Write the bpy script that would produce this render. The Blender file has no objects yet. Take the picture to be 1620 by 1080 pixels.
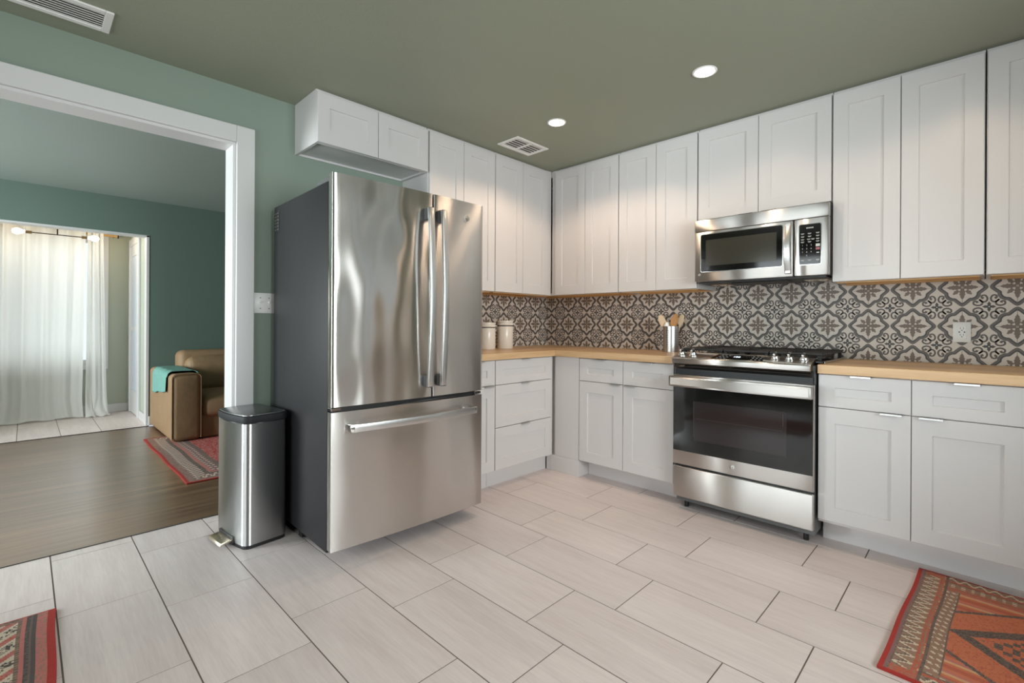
import bpy, bmesh, math, random
from mathutils import Vector, Matrix
random.seed(7)
PI = math.pi
sc = bpy.context.scene
COL = sc.collection

# ------------------------------------------------------------------ camera
YAW, ROLL, FPX, HY = 0.7767, 0.0057, 757.44, 512.03
s_, c_ = math.sin(YAW), math.cos(YAW)
R0, F0, U0 = Vector((c_, s_, 0)), Vector((-s_, c_, 0)), Vector((0, 0, 1))
CR = R0 * math.cos(ROLL) + U0 * math.sin(ROLL)
CU = U0 * math.cos(ROLL) - R0 * math.sin(ROLL)
cam_data = bpy.data.cameras.new('camera')
cam = bpy.data.objects.new('camera', cam_data)
COL.objects.link(cam)
m = Matrix((CR, CU, -F0)).transposed().to_4x4()
m.translation = Vector((2.9337, -3.45, 1.1104))
cam.matrix_world = m
cam_data.sensor_width = 36.0
cam_data.lens = FPX / 1620 * 36.0
cam_data.shift_y = -(540 - HY) / 1620
cam_data.clip_start = 0.02
sc.camera = cam

# ------------------------------------------------------------------ world, exposure
sc.view_settings.view_transform = 'Standard'
sc.view_settings.look = 'None'
sc.view_settings.gamma = 1.0
sc.view_settings.use_curve_mapping = False
sc.view_settings.exposure = 0.0
W = bpy.data.worlds.new('sky')
sc.world = W
W.use_nodes = True
W.node_tree.nodes['Background'].inputs[0].default_value = (0.80, 0.90, 1.0, 1)
W.node_tree.nodes['Background'].inputs[1].default_value = 1.3
sc.cycles.max_bounces = 10
sc.cycles.diffuse_bounces = 6
sc.cycles.glossy_bounces = 5
sc.cycles.transmission_bounces = 6
sc.cycles.transparent_max_bounces = 8
sc.cycles.caustics_reflective = False
sc.cycles.caustics_refractive = False
sc.cycles.sample_clamp_indirect = 6.0
sc.cycles.use_denoising = True

# ------------------------------------------------------------------ lights
def area(name, loc, rot, sx, sy, power, col, spread=PI):
    d = bpy.data.lights.new(name, 'AREA')
    d.shape = 'RECTANGLE'; d.size = sx; d.size_y = sy
    d.energy = power; d.color = col; d.spread = spread
    o = bpy.data.objects.new(name, d); COL.objects.link(o)
    o.location = loc; o.rotation_euler = rot
    return o
DAY = (0.93, 0.97, 1.0)
area('daylight_kitchen_right', (4.95, -2.35, 1.5), (0, math.radians(90), 0), 1.3, 1.6, 135, DAY)     # faces -x, main daylight behind the added right window
area('daylight_kitchen_front', (1.75, -5.95, 1.3), (math.radians(90), 0, 0), 3.0, 2.2, 90, DAY)       # faces +y, daylight behind the added front window
area('daylight_living', (-1.8, -6.95, 1.35), (math.radians(90), 0, 0), 2.2, 1.7, 380, (0.90, 0.96, 1.0))
area('daylight_nook', (-5.15, -3.62, 1.3), (0, math.radians(-90), 0), 2.2, 2.0, 43, (0.93, 0.97, 1.0))   # faces +x
WARM = (1.0, 0.74, 0.53)

# ------------------------------------------------------------------ materials
def new_mat(name):
    mt = bpy.data.materials.new(name); mt.use_nodes = True
    nt = mt.node_tree
    return mt, nt, nt.nodes, nt.links, nt.nodes['Principled BSDF']
def rgb(r, g, b):            # sRGB 0-255 -> linear
    f = lambda v: (v / 255 / 12.92) if v / 255 <= 0.04045 else ((v / 255 + 0.055) / 1.055) ** 2.4
    return (f(r), f(g), f(b), 1)
def mat(name, col, rough=0.5, metal=0.0, bump=0.0, bscale=60.0, noise=0.0, nscale=8.0, stretch=None, spec=0.5, coat=0.0, bdist=0.002):
    mt, nt, N, L, P = new_mat(name)
    P.inputs['Base Color'].default_value = col
    P.inputs['Roughness'].default_value = rough
    P.inputs['Metallic'].default_value = metal
    P.inputs['Specular IOR Level'].default_value = spec
    P.inputs['Coat Weight'].default_value = coat
    if noise or bump:
        tc = N.new('ShaderNodeTexCoord'); mp = N.new('ShaderNodeMapping')
        L.new(tc.outputs['Object'], mp.inputs[0])
        if stretch: mp.inputs['Scale'].default_value = stretch
    if noise:
        nz = N.new('ShaderNodeTexNoise'); nz.inputs['Scale'].default_value = nscale; nz.inputs['Detail'].default_value = 5
        L.new(mp.outputs[0], nz.inputs['Vector'])
        mx = N.new('ShaderNodeMixRGB'); mx.blend_type = 'MIX'
        a = [max(0, c * (1 - noise)) for c in col[:3]] + [1]; b = [min(1, c * (1 + noise)) for c in col[:3]] + [1]
        mx.inputs[1].default_value = a; mx.inputs[2].default_value = b
        L.new(nz.outputs['Fac'], mx.inputs[0]); L.new(mx.outputs[0], P.inputs['Base Color'])
    if bump:
        nb = N.new('ShaderNodeTexNoise'); nb.inputs['Scale'].default_value = bscale; nb.inputs['Detail'].default_value = 3
        L.new(mp.outputs[0], nb.inputs['Vector'])
        bp = N.new('ShaderNodeBump'); bp.inputs['Strength'].default_value = bump; bp.inputs['Distance'].default_value = bdist
        L.new(nb.outputs['Fac'], bp.inputs['Height']); L.new(bp.outputs[0], P.inputs['Normal'])
    return mt
def steel(name, col, rough, wob=0.0, aniso=1.0, wscale=2.2):
    mt, nt, N, L, P = new_mat(name)
    P.inputs['Base Color'].default_value = col
    P.inputs['Metallic'].default_value = 1.0
    P.inputs['Anisotropic'].default_value = aniso; P.inputs['Anisotropic Rotation'].default_value = 0.25
    tg = N.new('ShaderNodeTangent'); tg.direction_type = 'RADIAL'; tg.axis = 'Z'
    L.new(tg.outputs[0], P.inputs['Tangent'])
    tc = N.new('ShaderNodeTexCoord'); mp = N.new('ShaderNodeMapping')
    L.new(tc.outputs['Object'], mp.inputs[0]); mp.inputs['Scale'].default_value = (3, 3, 500)
    nz = N.new('ShaderNodeTexNoise'); nz.inputs['Scale'].default_value = 1.0; nz.inputs['Detail'].default_value = 2
    L.new(mp.outputs[0], nz.inputs['Vector'])
    mr = N.new('ShaderNodeMapRange'); mr.inputs[3].default_value = rough * 0.95; mr.inputs[4].default_value = rough * 1.05
    L.new(nz.outputs['Fac'], mr.inputs[0]); L.new(mr.outputs[0], P.inputs['Roughness'])
    if wob:
        n2 = N.new('ShaderNodeTexNoise'); n2.inputs['Scale'].default_value = wscale; n2.inputs['Detail'].default_value = 1
        m2 = N.new('ShaderNodeMapping'); m2.inputs['Scale'].default_value = (1.6, 1.6, 0.9)
        L.new(tc.outputs['Object'], m2.inputs[0]); L.new(m2.outputs[0], n2.inputs['Vector'])
        bp = N.new('ShaderNodeBump'); bp.inputs['Strength'].default_value = wob; bp.inputs['Distance'].default_value = 0.05
        L.new(n2.outputs['Fac'], bp.inputs['Height']); L.new(bp.outputs[0], P.inputs['Normal'])
    return mt
def emit(name, col, st):
    mt, nt, N, L, P = new_mat(name)
    P.inputs['Base Color'].default_value = col
    P.inputs['Emission Color'].default_value = col
    P.inputs['Emission Strength'].default_value = st
    return mt
def wood(name, c1, c2, stretch, rough=0.4, scale=1.0, plank=None, coat=0.0):
    """grain streaks along the axis with the small stretch value; optional plank seams (axis, width)"""
    mt, nt, N, L, P = new_mat(name)
    tc = N.new('ShaderNodeTexCoord'); mp = N.new('ShaderNodeMapping')
    L.new(tc.outputs['Object'], mp.inputs[0]); mp.inputs['Scale'].default_value = stretch
    nz = N.new('ShaderNodeTexNoise'); nz.inputs['Scale'].default_value = scale; nz.inputs['Detail'].default_value = 6; nz.inputs['Roughness'].default_value = 0.6
    L.new(mp.outputs[0], nz.inputs['Vector'])
    cr = N.new('ShaderNodeValToRGB')
    cr.color_ramp.elements[0].position = 0.32; cr.color_ramp.elements[0].color = c1
    cr.color_ramp.elements[1].position = 0.68; cr.color_ramp.elements[1].color = c2
    L.new(nz.outputs['Fac'], cr.inputs[0])
    out = cr.outputs[0]
    if plank:
        ax, w = plank
        sp = N.new('ShaderNodeSeparateXYZ'); L.new(tc.outputs['Object'], sp.inputs[0])
        dv = N.new('ShaderNodeMath'); dv.operation = 'DIVIDE'; dv.inputs[1].default_value = w
        L.new(sp.outputs[ax], dv.inputs[0])
        fl = N.new('ShaderNodeMath'); fl.operation = 'FLOOR'; L.new(dv.outputs[0], fl.inputs[0])
        wn = N.new('ShaderNodeTexWhiteNoise'); wn.noise_dimensions = '1D'; L.new(fl.outputs[0], wn.inputs['W'])
        mr = N.new('ShaderNodeMapRange'); mr.inputs[3].default_value = 0.80; mr.inputs[4].default_value = 1.15
        L.new(wn.outputs['Value'], mr.inputs[0])
        vm = N.new('ShaderNodeVectorMath'); vm.operation = 'SCALE'
        L.new(out, vm.inputs[0]); L.new(mr.outputs[0], vm.inputs['Scale'])
        out = vm.outputs[0]
    L.new(out, P.inputs['Base Color'])
    P.inputs['Roughness'].default_value = rough
    P.inputs['Coat Weight'].default_value = coat
    P.inputs['Coat Roughness'].default_value = 0.28
    return mt
def tile_mat(name, c1, c2, rough=0.35):
    """pale stone tile: streaks along x, each tile its own shade from a face attribute"""
    mt, nt, N, L, P = new_mat(name)
    tc = N.new('ShaderNodeTexCoord')
    at = N.new('ShaderNodeAttribute'); at.attribute_name = 'tile_rnd'
    off = N.new('ShaderNodeVectorMath'); off.operation = 'SCALE'; off.inputs['Scale'].default_value = 37.0
    L.new(at.outputs['Color'], off.inputs[0])
    ad = N.new('ShaderNodeVectorMath'); ad.operation = 'ADD'
    L.new(tc.outputs['Object'], ad.inputs[0]); L.new(off.outputs[0], ad.inputs[1])
    facs = []
    for scl, rot, det in (((2.2, 26, 1), 0.06, 6), ((1.2, 7, 1), 0.10, 4), ((9, 130, 1), 0.03, 3)):
        mp = N.new('ShaderNodeMapping'); mp.inputs['Scale'].default_value = scl; mp.inputs['Rotation'].default_value = (0, 0, rot)
        L.new(ad.outputs[0], mp.inputs[0])
        nz = N.new('ShaderNodeTexNoise'); nz.inputs['Scale'].default_value = 1; nz.inputs['Detail'].default_value = det; nz.inputs['Distortion'].default_value = 0.4
        L.new(mp.outputs[0], nz.inputs['Vector']); facs.append(nz.outputs['Fac'])
    a1 = N.new('ShaderNodeMath'); a1.operation = 'ADD'; L.new(facs[0], a1.inputs[0]); L.new(facs[1], a1.inputs[1])
    a2 = N.new('ShaderNodeMath'); a2.operation = 'ADD'; L.new(a1.outputs[0], a2.inputs[0]); L.new(facs[2], a2.inputs[1])
    a3 = N.new('ShaderNodeMath'); a3.operation = 'DIVIDE'; a3.inputs[1].default_value = 3.0; L.new(a2.outputs[0], a3.inputs[0])
    cr = N.new('ShaderNodeValToRGB')
    cr.color_ramp.elements[0].position = 0.38; cr.color_ramp.elements[0].color = c1
    cr.color_ramp.elements[1].position = 0.60; cr.color_ramp.elements[1].color = c2
    L.new(a3.outputs[0], cr.inputs[0])
    sp = N.new('ShaderNodeSeparateXYZ'); L.new(at.outputs['Color'], sp.inputs[0])
    mr = N.new('ShaderNodeMapRange'); mr.inputs[3].default_value = 0.95; mr.inputs[4].default_value = 1.05
    L.new(sp.outputs[0], mr.inputs[0])
    vm = N.new('ShaderNodeVectorMath'); vm.operation = 'SCALE'
    L.new(cr.outputs[0], vm.inputs[0]); L.new(mr.outputs[0], vm.inputs['Scale'])
    L.new(vm.outputs[0], P.inputs['Base Color'])
    P.inputs['Roughness'].default_value = rough
    return mt
def glass_pane(name):
    mt, nt, N, L, P = new_mat(name)
    tr = N.new('ShaderNodeBsdfTransparent'); tr.inputs[0].default_value = (0.96, 0.98, 0.97, 1)
    gl = N.new('ShaderNodeBsdfGlossy'); gl.inputs['Roughness'].default_value = 0.02
    fr = N.new('ShaderNodeFresnel'); fr.inputs[0].default_value = 1.45
    mx = N.new('ShaderNodeMixShader')
    L.new(fr.outputs[0], mx.inputs[0]); L.new(tr.outputs[0], mx.inputs[1]); L.new(gl.outputs[0], mx.inputs[2])
    L.new(mx.outputs[0], N['Material Output'].inputs[0])
    return mt
def sheer(name, col, trans=0.5):
    mt, nt, N, L, P = new_mat(name)
    df = N.new('ShaderNodeBsdfDiffuse'); df.inputs[0].default_value = col
    tl = N.new('ShaderNodeBsdfTranslucent'); tl.inputs[0].default_value = col
    mx = N.new('ShaderNodeMixShader'); mx.inputs[0].default_value = trans
    tc = N.new('ShaderNodeTexCoord'); nz = N.new('ShaderNodeTexNoise'); nz.inputs['Scale'].default_value = 400
    L.new(tc.outputs['Object'], nz.inputs['Vector'])
    bp = N.new('ShaderNodeBump'); bp.inputs['Strength'].default_value = 0.15; bp.inputs['Distance'].default_value = 0.001
    L.new(nz.outputs['Fac'], bp.inputs['Height']); L.new(bp.outputs[0], df.inputs['Normal'])
    L.new(df.outputs[0], mx.inputs[1]); L.new(tl.outputs[0], mx.inputs[2])
    L.new(mx.outputs[0], N['Material Output'].inputs[0])
    return mt

M = {}
M['wall'] = mat('green_wall_paint', rgb(132, 145, 132), 0.55, bump=0.12, bscale=140)
M['wall_nook'] = mat('window_lit_nook_paint', rgb(174, 180, 165), 0.55, bump=0.12, bscale=140)  # nook wall colour lightened to stand in for the window light
M['wall_liv'] = mat('teal_wall_paint', rgb(98, 116, 107), 0.6, bump=0.12, bscale=140)
M['ceil'] = mat('grey_green_ceiling_paint', rgb(146, 150, 132), 0.6, bump=0.35, bscale=90)
M['ceil_liv'] = mat('teal_ceiling_paint', rgb(150, 162, 155), 0.55, bump=0.3, bscale=90)
M['trim'] = mat('white_trim_paint', rgb(208, 206, 205), 0.4, bump=0.05, bscale=20)
M['cab'] = mat('white_cabinet_paint', rgb(210, 206, 205), 0.30, bump=0.03, bscale=25)
M['cab_in'] = mat('cabinet_box', rgb(215, 214, 213), 0.5)
M['raw'] = wood('raw_pine_underside', rgb(196, 150, 96), rgb(222, 182, 128), (2, 40, 40), 0.6)
M['rawy'] = wood('raw_pine_underside_side_run', rgb(196, 150, 96), rgb(222, 182, 128), (40, 2, 40), 0.6)
M['butcher_x'] = wood('butcher_block_long', rgb(196, 158, 116), rgb(222, 190, 150), (1.6, 24, 24), 0.38, plank=(1, 0.043))
M['butcher_y'] = wood('butcher_block_side', rgb(196, 158, 116), rgb(222, 190, 150), (24, 1.6, 24), 0.38, plank=(0, 0.043))
M['tile'] = tile_mat('pale_floor_tile', rgb(212, 197, 194), rgb(227, 214, 210), 0.36)
M['grout'] = mat('grey_brown_grout', rgb(112, 102, 94), 0.9)
M['oak_floor'] = wood('brown_wood_floor', rgb(84, 58, 40), rgb(136, 102, 74), (30, 1.3, 1), 0.36, scale=1.0, plank=(0, 0.085), coat=1.0)
M['steel'] = steel('brushed_stainless_steel', (0.61, 0.585, 0.56, 1), 0.31)
M['steel_wavy'] = steel('wavy_stainless_door', (0.69, 0.66, 0.635, 1), 0.24, wob=0.60)
M['steel_calm'] = steel('stainless_door_calm', (0.66, 0.625, 0.60, 1), 0.26, wob=0.16)
M['cup_steel'] = mat('satin_cup_steel', (0.55, 0.53, 0.51, 1), 0.30, 1.0)
M['bin_steel'] = steel('brushed_bin_steel', (0.58, 0.575, 0.575, 1), 0.36)
M['chrome'] = mat('polished_steel', (0.72, 0.71, 0.70, 1), 0.13, 1.0)
M['handle'] = mat('satin_steel_handle', (0.66, 0.65, 0.64, 1), 0.30, 1.0)
M['fr_side'] = mat('dark_grey_textured_steel', rgb(37, 36, 38), 0.50, 0.0, bump=0.15, bscale=260, noise=0.05, spec=0.3)
M['grey'] = mat('mid_grey_plastic', rgb(96, 97, 98), 0.5)
M['black'] = mat('black_plastic', rgb(24, 24, 26), 0.42)
M['iron'] = mat('cast_iron', rgb(34, 32, 32), 0.55, bump=0.1, bscale=200)
M['glass_black'] = mat('black_oven_glass', rgb(16, 15, 15), 0.06, spec=0.6)
M['glass_in'] = mat('oven_window_tint', rgb(42, 36, 36), 0.08, spec=0.6)
M['glass_mw'] = mat('microwave_window_tint', rgb(58, 56, 48), 0.12, spec=0.6)
M['ceramic'] = mat('white_ceramic', rgb(228, 220, 210), 0.22)
M['plate'] = mat('white_plastic_plate', rgb(235, 233, 230), 0.35)
M['slot'] = mat('dark_slot', rgb(60, 56, 54), 0.6)
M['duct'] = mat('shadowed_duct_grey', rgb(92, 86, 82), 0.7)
M['filter'] = mat('tan_grease_filter', (0.95, 0.78, 0.60, 1), 0.22, 1.0)
M['rim'] = mat('matt_black_rim', rgb(30, 31, 34), 0.6, spec=0.3)
M['pedal'] = mat('warm_steel_pedal', (0.62, 0.54, 0.42, 1), 0.30, 1.0)
M['print'] = mat('pale_grey_print', rgb(190, 190, 186), 0.5)
M['print_red'] = mat('dull_red_print', rgb(150, 92, 96), 0.5)
M['lcd'] = emit('lit_clock_digits', (0.75, 0.9, 1.0, 1), 2.0)
M['spoon1'] = wood('pale_wood', rgb(206, 176, 140), rgb(226, 200, 168), (30, 30, 3), 0.6)
M['spoon2'] = wood('honey_wood', rgb(178, 120, 62), rgb(206, 150, 88), (40, 40, 4), 0.55)
M['leather'] = mat('tan_suede_leather', rgb(148, 119, 88), 0.62, bump=0.45, bscale=11, noise=0.12, nscale=6, bdist=0.012)
M['teal'] = mat('teal_throw_cotton', rgb(112, 160, 150), 0.9, bump=0.4, bscale=120, noise=0.08, nscale=20)
M['curtain'] = sheer('white_linen_curtain', (0.86, 0.86, 0.84, 1), 0.32)
M['brass'] = mat('dull_brass', rgb(150, 124, 84), 0.35, 0.8)
M['dark_metal'] = mat('dark_bronze_rod', rgb(58, 50, 44), 0.4, 0.6)
M['rodwood'] = mat('gold_wood_rod', rgb(196, 156, 96), 0.4)
M['lamp'] = emit('warm_lamp_lens', (1.0, 0.87, 0.70, 1), 18.0)
M['bulb'] = emit('warm_bulb', (1.0, 0.83, 0.58, 1), 22.0)
M['pane'] = glass_pane('window_glass')
M['frost'] = sheer('frosted_door_glass', (0.80, 0.84, 0.88, 1), 0.5)
M['tb_base'] = mat('tile_cream', rgb(214, 202, 190), 0.45, noise=0.05, nscale=30)
M['tb_dark'] = mat('tile_charcoal', rgb(66, 62, 60), 0.45, noise=0.12, nscale=60)
M['tb_mid'] = mat('tile_warm_grey', rgb(104, 96, 90), 0.45, noise=0.12, nscale=60)
M['tb_brown'] = mat('tile_taupe', rgb(118, 101, 88), 0.45, noise=0.15, nscale=60)
M['tb_scroll'] = mat('tile_scroll_grey', rgb(88, 78, 72), 0.45, noise=0.12, nscale=60)
M['tb_grout'] = mat('tile_joint', rgb(120, 110, 102), 0.8)

# ------------------------------------------------------------------ mesh helpers
class MB:
    def __init__(s): s.bm = bmesh.new()
    def _add(s, t, mi=0):
        mp = {}
        for v in t.verts: mp[v] = s.bm.verts.new(v.co)
        for f in t.faces:
            try: nf = s.bm.faces.new([mp[v] for v in f.verts])
            except ValueError: continue
            nf.material_index = mi if mi >= 0 else f.material_index
        t.free(); return s
    def box(s, x0, x1, y0, y1, z0, z1, bev=0.0, seg=2, mi=0, rot=None, at=None):
        t = bmesh.new(); bmesh.ops.create_cube(t, size=1)
        dx, dy, dz = x1 - x0, y1 - y0, z1 - z0
        for v in t.verts: v.co = Vector((v.co.x * dx, v.co.y * dy, v.co.z * dz))
        if bev: bmesh.ops.bevel(t, geom=t.edges[:], offset=min(bev, 0.49 * min(dx, dy, dz)), segments=seg, affect='EDGES', profile=0.5)
        c = Vector(((x0 + x1) / 2, (y0 + y1) / 2, (z0 + z1) / 2))
        for v in t.verts: v.co = ((rot @ v.co) if rot else v.co) + c
        return s._add(t, mi)
    def poly(s, pts, mi=0):
        f = s.bm.faces.new([s.bm.verts.new(p) for p in pts]); f.material_index = mi; return s
    def prism(s, outline, axis, a, b, mi=0, bev=0.0, seg=2):
        """outline: 2D points in the two other axes (in x,y,z order); extruded along axis from a to b"""
        t = bmesh.new()
        def P(p, h):
            q = list(p); q.insert(axis, h); return q
        va = [t.verts.new(P(p, a)) for p in outline]; vb = [t.verts.new(P(p, b)) for p in outline]
        n = len(outline)
        t.faces.new(va); t.faces.new(list(reversed(vb)))
        for i in range(n): t.faces.new([va[i], va[(i + 1) % n], vb[(i + 1) % n], vb[i]])
        bmesh.ops.recalc_face_normals(t, faces=t.faces)
        if bev: bmesh.ops.bevel(t, geom=t.edges[:], offset=bev, segments=seg, affect='EDGES', profile=0.5)
        return s._add(t, mi)
    def lathe(s, prof, c=(0, 0, 0), n=32, mi=0, rot=None):
        t = bmesh.new(); rings = []
        for r, z in prof:
            if r < 1e-6: rings.append([t.verts.new((0, 0, z))])
            else: rings.append([t.verts.new((r * math.cos(2 * PI * k / n), r * math.sin(2 * PI * k / n), z)) for k in range(n)])
        for A, B in zip(rings, rings[1:]):
            for k in range(n):
                k2 = (k + 1) % n
                if len(A) == 1 and len(B) == 1: continue
                if len(A) == 1: t.faces.new([A[0], B[k], B[k2]])
                elif len(B) == 1: t.faces.new([A[k], A[k2], B[0]])
                else: t.faces.new([A[k], A[k2], B[k2], B[k]])
        bmesh.ops.recalc_face_normals(t, faces=t.faces)
        for v in t.verts: v.co = ((rot @ v.co) if rot else v.co) + Vector(c)
        return s._add(t, mi)
    def cyl(s, p0, p1, r, n=20, mi=0, r2=None):
        p0, p1 = Vector(p0), Vector(p1); d = p1 - p0
        q = d.to_track_quat('Z', 'Y').to_matrix()
        r2 = r if r2 is None else r2
        return s.lathe([(0, 0), (r, 0), (r2, d.length), (0, d.length)], p0, n, mi, q)
    def tube(s, pts, r, n=10, mi=0, sx=1.0):
        t = bmesh.new(); pts = [Vector(p) for p in pts]; rings = []
        ref = Vector((0, 0, 1))
        for i, p in enumerate(pts):
            d = (pts[min(i + 1, len(pts) - 1)] - pts[max(i - 1, 0)]).normalized()
            if abs(d.dot(ref)) > 0.97: ref = Vector((1, 0, 0))
            u = ref.cross(d).normalized(); w = d.cross(u)
            rr = r[i] if isinstance(r, (list, tuple)) else r
            rings.append([t.verts.new(p + u * rr * sx * math.cos(2 * PI * k / n) + w * rr * math.sin(2 * PI * k / n)) for k in range(n)])
        for A, B in zip(rings, rings[1:]):
            for k in range(n): t.faces.new([A[k], A[(k + 1) % n], B[(k + 1) % n], B[k]])
        t.faces.new(list(reversed(rings[0]))); t.faces.new(rings[-1])
        bmesh.ops.recalc_face_normals(t, faces=t.faces)
        return s._add(t, mi)
    def grid(s, fn, nu, nv, mi=0):
        V = [[s.bm.verts.new(fn(i / nu, j / nv)) for j in range(nv + 1)] for i in range(nu + 1)]
        for i in range(nu):
            for j in range(nv):
                f = s.bm.faces.new([V[i][j], V[i + 1][j], V[i + 1][j + 1], V[i][j + 1]]); f.material_index = mi
        return s
    def build(s, name, mats, parent=None, world=True, sharp=35.0, smooth=True, normals=False, wn=False):
        me = bpy.data.meshes.new(name)
        if parent is not None and world:
            inv = (Matrix.Translation(parent['_loc']) @ Matrix.Rotation(parent['_rz'], 4, 'Z')).inverted() if '_loc' in parent else Matrix()
            bmesh.ops.transform(s.bm, matrix=inv, verts=s.bm.verts)
        if normals: bmesh.ops.recalc_face_normals(s.bm, faces=s.bm.faces)
        s.bm.to_mesh(me); s.bm.free()
        for mm in (mats if isinstance(mats, (list, tuple)) else [mats]): me.materials.append(mm)
        if smooth and len(me.polygons):
            me.polygons.foreach_set('use_smooth', [True] * len(me.polygons))
            me.set_sharp_from_angle(angle=math.radians(sharp))
        o = bpy.data.objects.new(name, me); COL.objects.link(o)
        if parent is not None:
            o.parent = parent
            if '_loc' in parent: o['_loc'] = parent['_loc']; o['_rz'] = parent['_rz']
        return o
def tag(o, label=None, cat=None, group=None, kind=None):
    if label: o['label'] = label
    if cat: o['category'] = cat
    if group: o['group'] = group
    if kind: o['kind'] = kind
    return o
def thing(name, label, cat, loc, rz=0.0, group=None):
    o = bpy.data.objects.new(name, None); COL.objects.link(o)
    o.empty_display_size = 0.05
    o.location = loc; o.rotation_euler = (0, 0, rz)
    o['_loc'] = list(loc); o['_rz'] = rz
    return tag(o, label, cat, group)
def struct(o): o['kind'] = 'structure'; return o
def text_bm(mb, body, size, mtx, mi=0, depth=0.0006, align='CENTER'):
    cu = bpy.data.curves.new('t', 'FONT'); cu.body = body; cu.size = size; cu.align_x = align; cu.align_y = 'CENTER'; cu.extrude = depth
    o = bpy.data.objects.new('t', cu); COL.objects.link(o)
    dg = bpy.context.evaluated_depsgraph_get()
    me = bpy.data.meshes.new_from_object(o.evaluated_get(dg))
    t = bmesh.new(); t.from_mesh(me); bmesh.ops.transform(t, matrix=mtx, verts=t.verts)
    mb._add(t, mi)
    bpy.data.objects.remove(o); bpy.data.curves.remove(cu); bpy.data.meshes.remove(me)
def frame_mtx(origin, xdir, ydir):
    x = Vector(xdir).normalized(); y = Vector(ydir).normalized(); z = x.cross(y)
    mm = Matrix((x, y, z)).transposed().to_4x4(); mm.translation = Vector(origin); return mm

# ------------------------------------------------------------------ room shell
H = 2.4075
KX1, KY0 = 4.62, -5.62
def wall(name, boxes, mt):
    b = MB()
    for q in boxes: b.box(*q)
    return struct(b.build(name, mt, smooth=False))
OY1, OZ = -2.64, 2.098           # doorway into the living room: right edge, height
OY0 = -4.55
wall('wall_left', [(-0.125, 0, OY1, 0.125, 0, H), (-0.125, 0, KY0 - 0.12, OY0, 0, H), (-0.125, 0, OY0, OY1, OZ, H)], M['wall'])
wall('wall_back', [(0, KX1 + 0.12, 0, 0.12, 0, H)], M['wall'])
wall('wall_right', [(KX1, KX1 + 0.12, KY0, -3.15, 0, H), (KX1, KX1 + 0.12, -1.55, -1.3, 0, H), (KX1, KX1 + 0.12, -0.25, 0, 0, H), (KX1, KX1 + 0.12, -1.3, -0.25, 0, 0.95), (KX1, KX1 + 0.12, -1.3, -0.25, 2.0, H), (KX1, KX1 + 0.12, -3.15, -1.55, 0, 0.85), (KX1, KX1 + 0.12, -3.15, -1.55, 2.15, H)], M['wall'])
wall('wall_front', [(0, 0.25, KY0 - 0.12, KY0, 0, H), (3.25, KX1 + 0.12, KY0 - 0.12, KY0, 0, H), (0.25, 3.25, KY0 - 0.12, KY0, 2.2, H), (0.25, 3.25, KY0 - 0.12, KY0, 0, 0.25)], M['wall'])
LX, LZ = -3.43, 2.40             # far wall of the living room
NX = -4.70                       # far wall of the nook
NY1, NY0, NZ = -2.52, -4.70, 2.03
wall('wall_living_far', [(LX - 0.11, LX, NY1, 0.72, 0, LZ), (LX - 0.11, LX, -6.75, NY0, 0, LZ), (LX - 0.11, LX, NY0, NY1, NZ, LZ)], M['wall_liv'])
wall('wall_living_right', [(LX, -0.125, 0.6, 0.72, 0, LZ)], M['wall_liv'])
wall('wall_living_left', [(LX, -2.95, -6.75, -6.63, 0, LZ), (-0.65, -0.125, -6.75, -6.63, 0, LZ), (-2.95, -0.65, -6.75, -6.63, 2.2, LZ), (-2.95, -0.65, -6.75, -6.63, 0, 0.5)], M['wall_liv'])
wall('wall_living_near', [(-0.135, -0.126, OY1, 0.6, 0, LZ), (-0.135, -0.126, -6.63, OY0, 0, LZ), (-0.135, -0.126, OY0, OY1, OZ, LZ)], M['wall_liv'])
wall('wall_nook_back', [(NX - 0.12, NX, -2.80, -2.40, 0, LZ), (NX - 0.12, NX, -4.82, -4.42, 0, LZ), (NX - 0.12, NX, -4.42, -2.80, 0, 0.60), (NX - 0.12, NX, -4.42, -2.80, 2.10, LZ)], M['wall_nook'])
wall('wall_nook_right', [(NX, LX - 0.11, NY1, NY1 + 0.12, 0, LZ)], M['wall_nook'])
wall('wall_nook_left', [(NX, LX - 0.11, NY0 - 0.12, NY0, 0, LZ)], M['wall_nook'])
wall('ceiling', [(-0.125, KX1 + 0.12, KY0 - 0.12, 0.12, H, H + 0.1)], M['ceil'])
wall('ceiling_living', [(LX - 0.11, -0.126, -6.75, 0.72, LZ, LZ + 0.1)], M['ceil_liv'])
wall('ceiling_nook', [(NX - 0.12, LX - 0.11, -4.82, -2.40, LZ, LZ + 0.1)], M['trim'])

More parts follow.
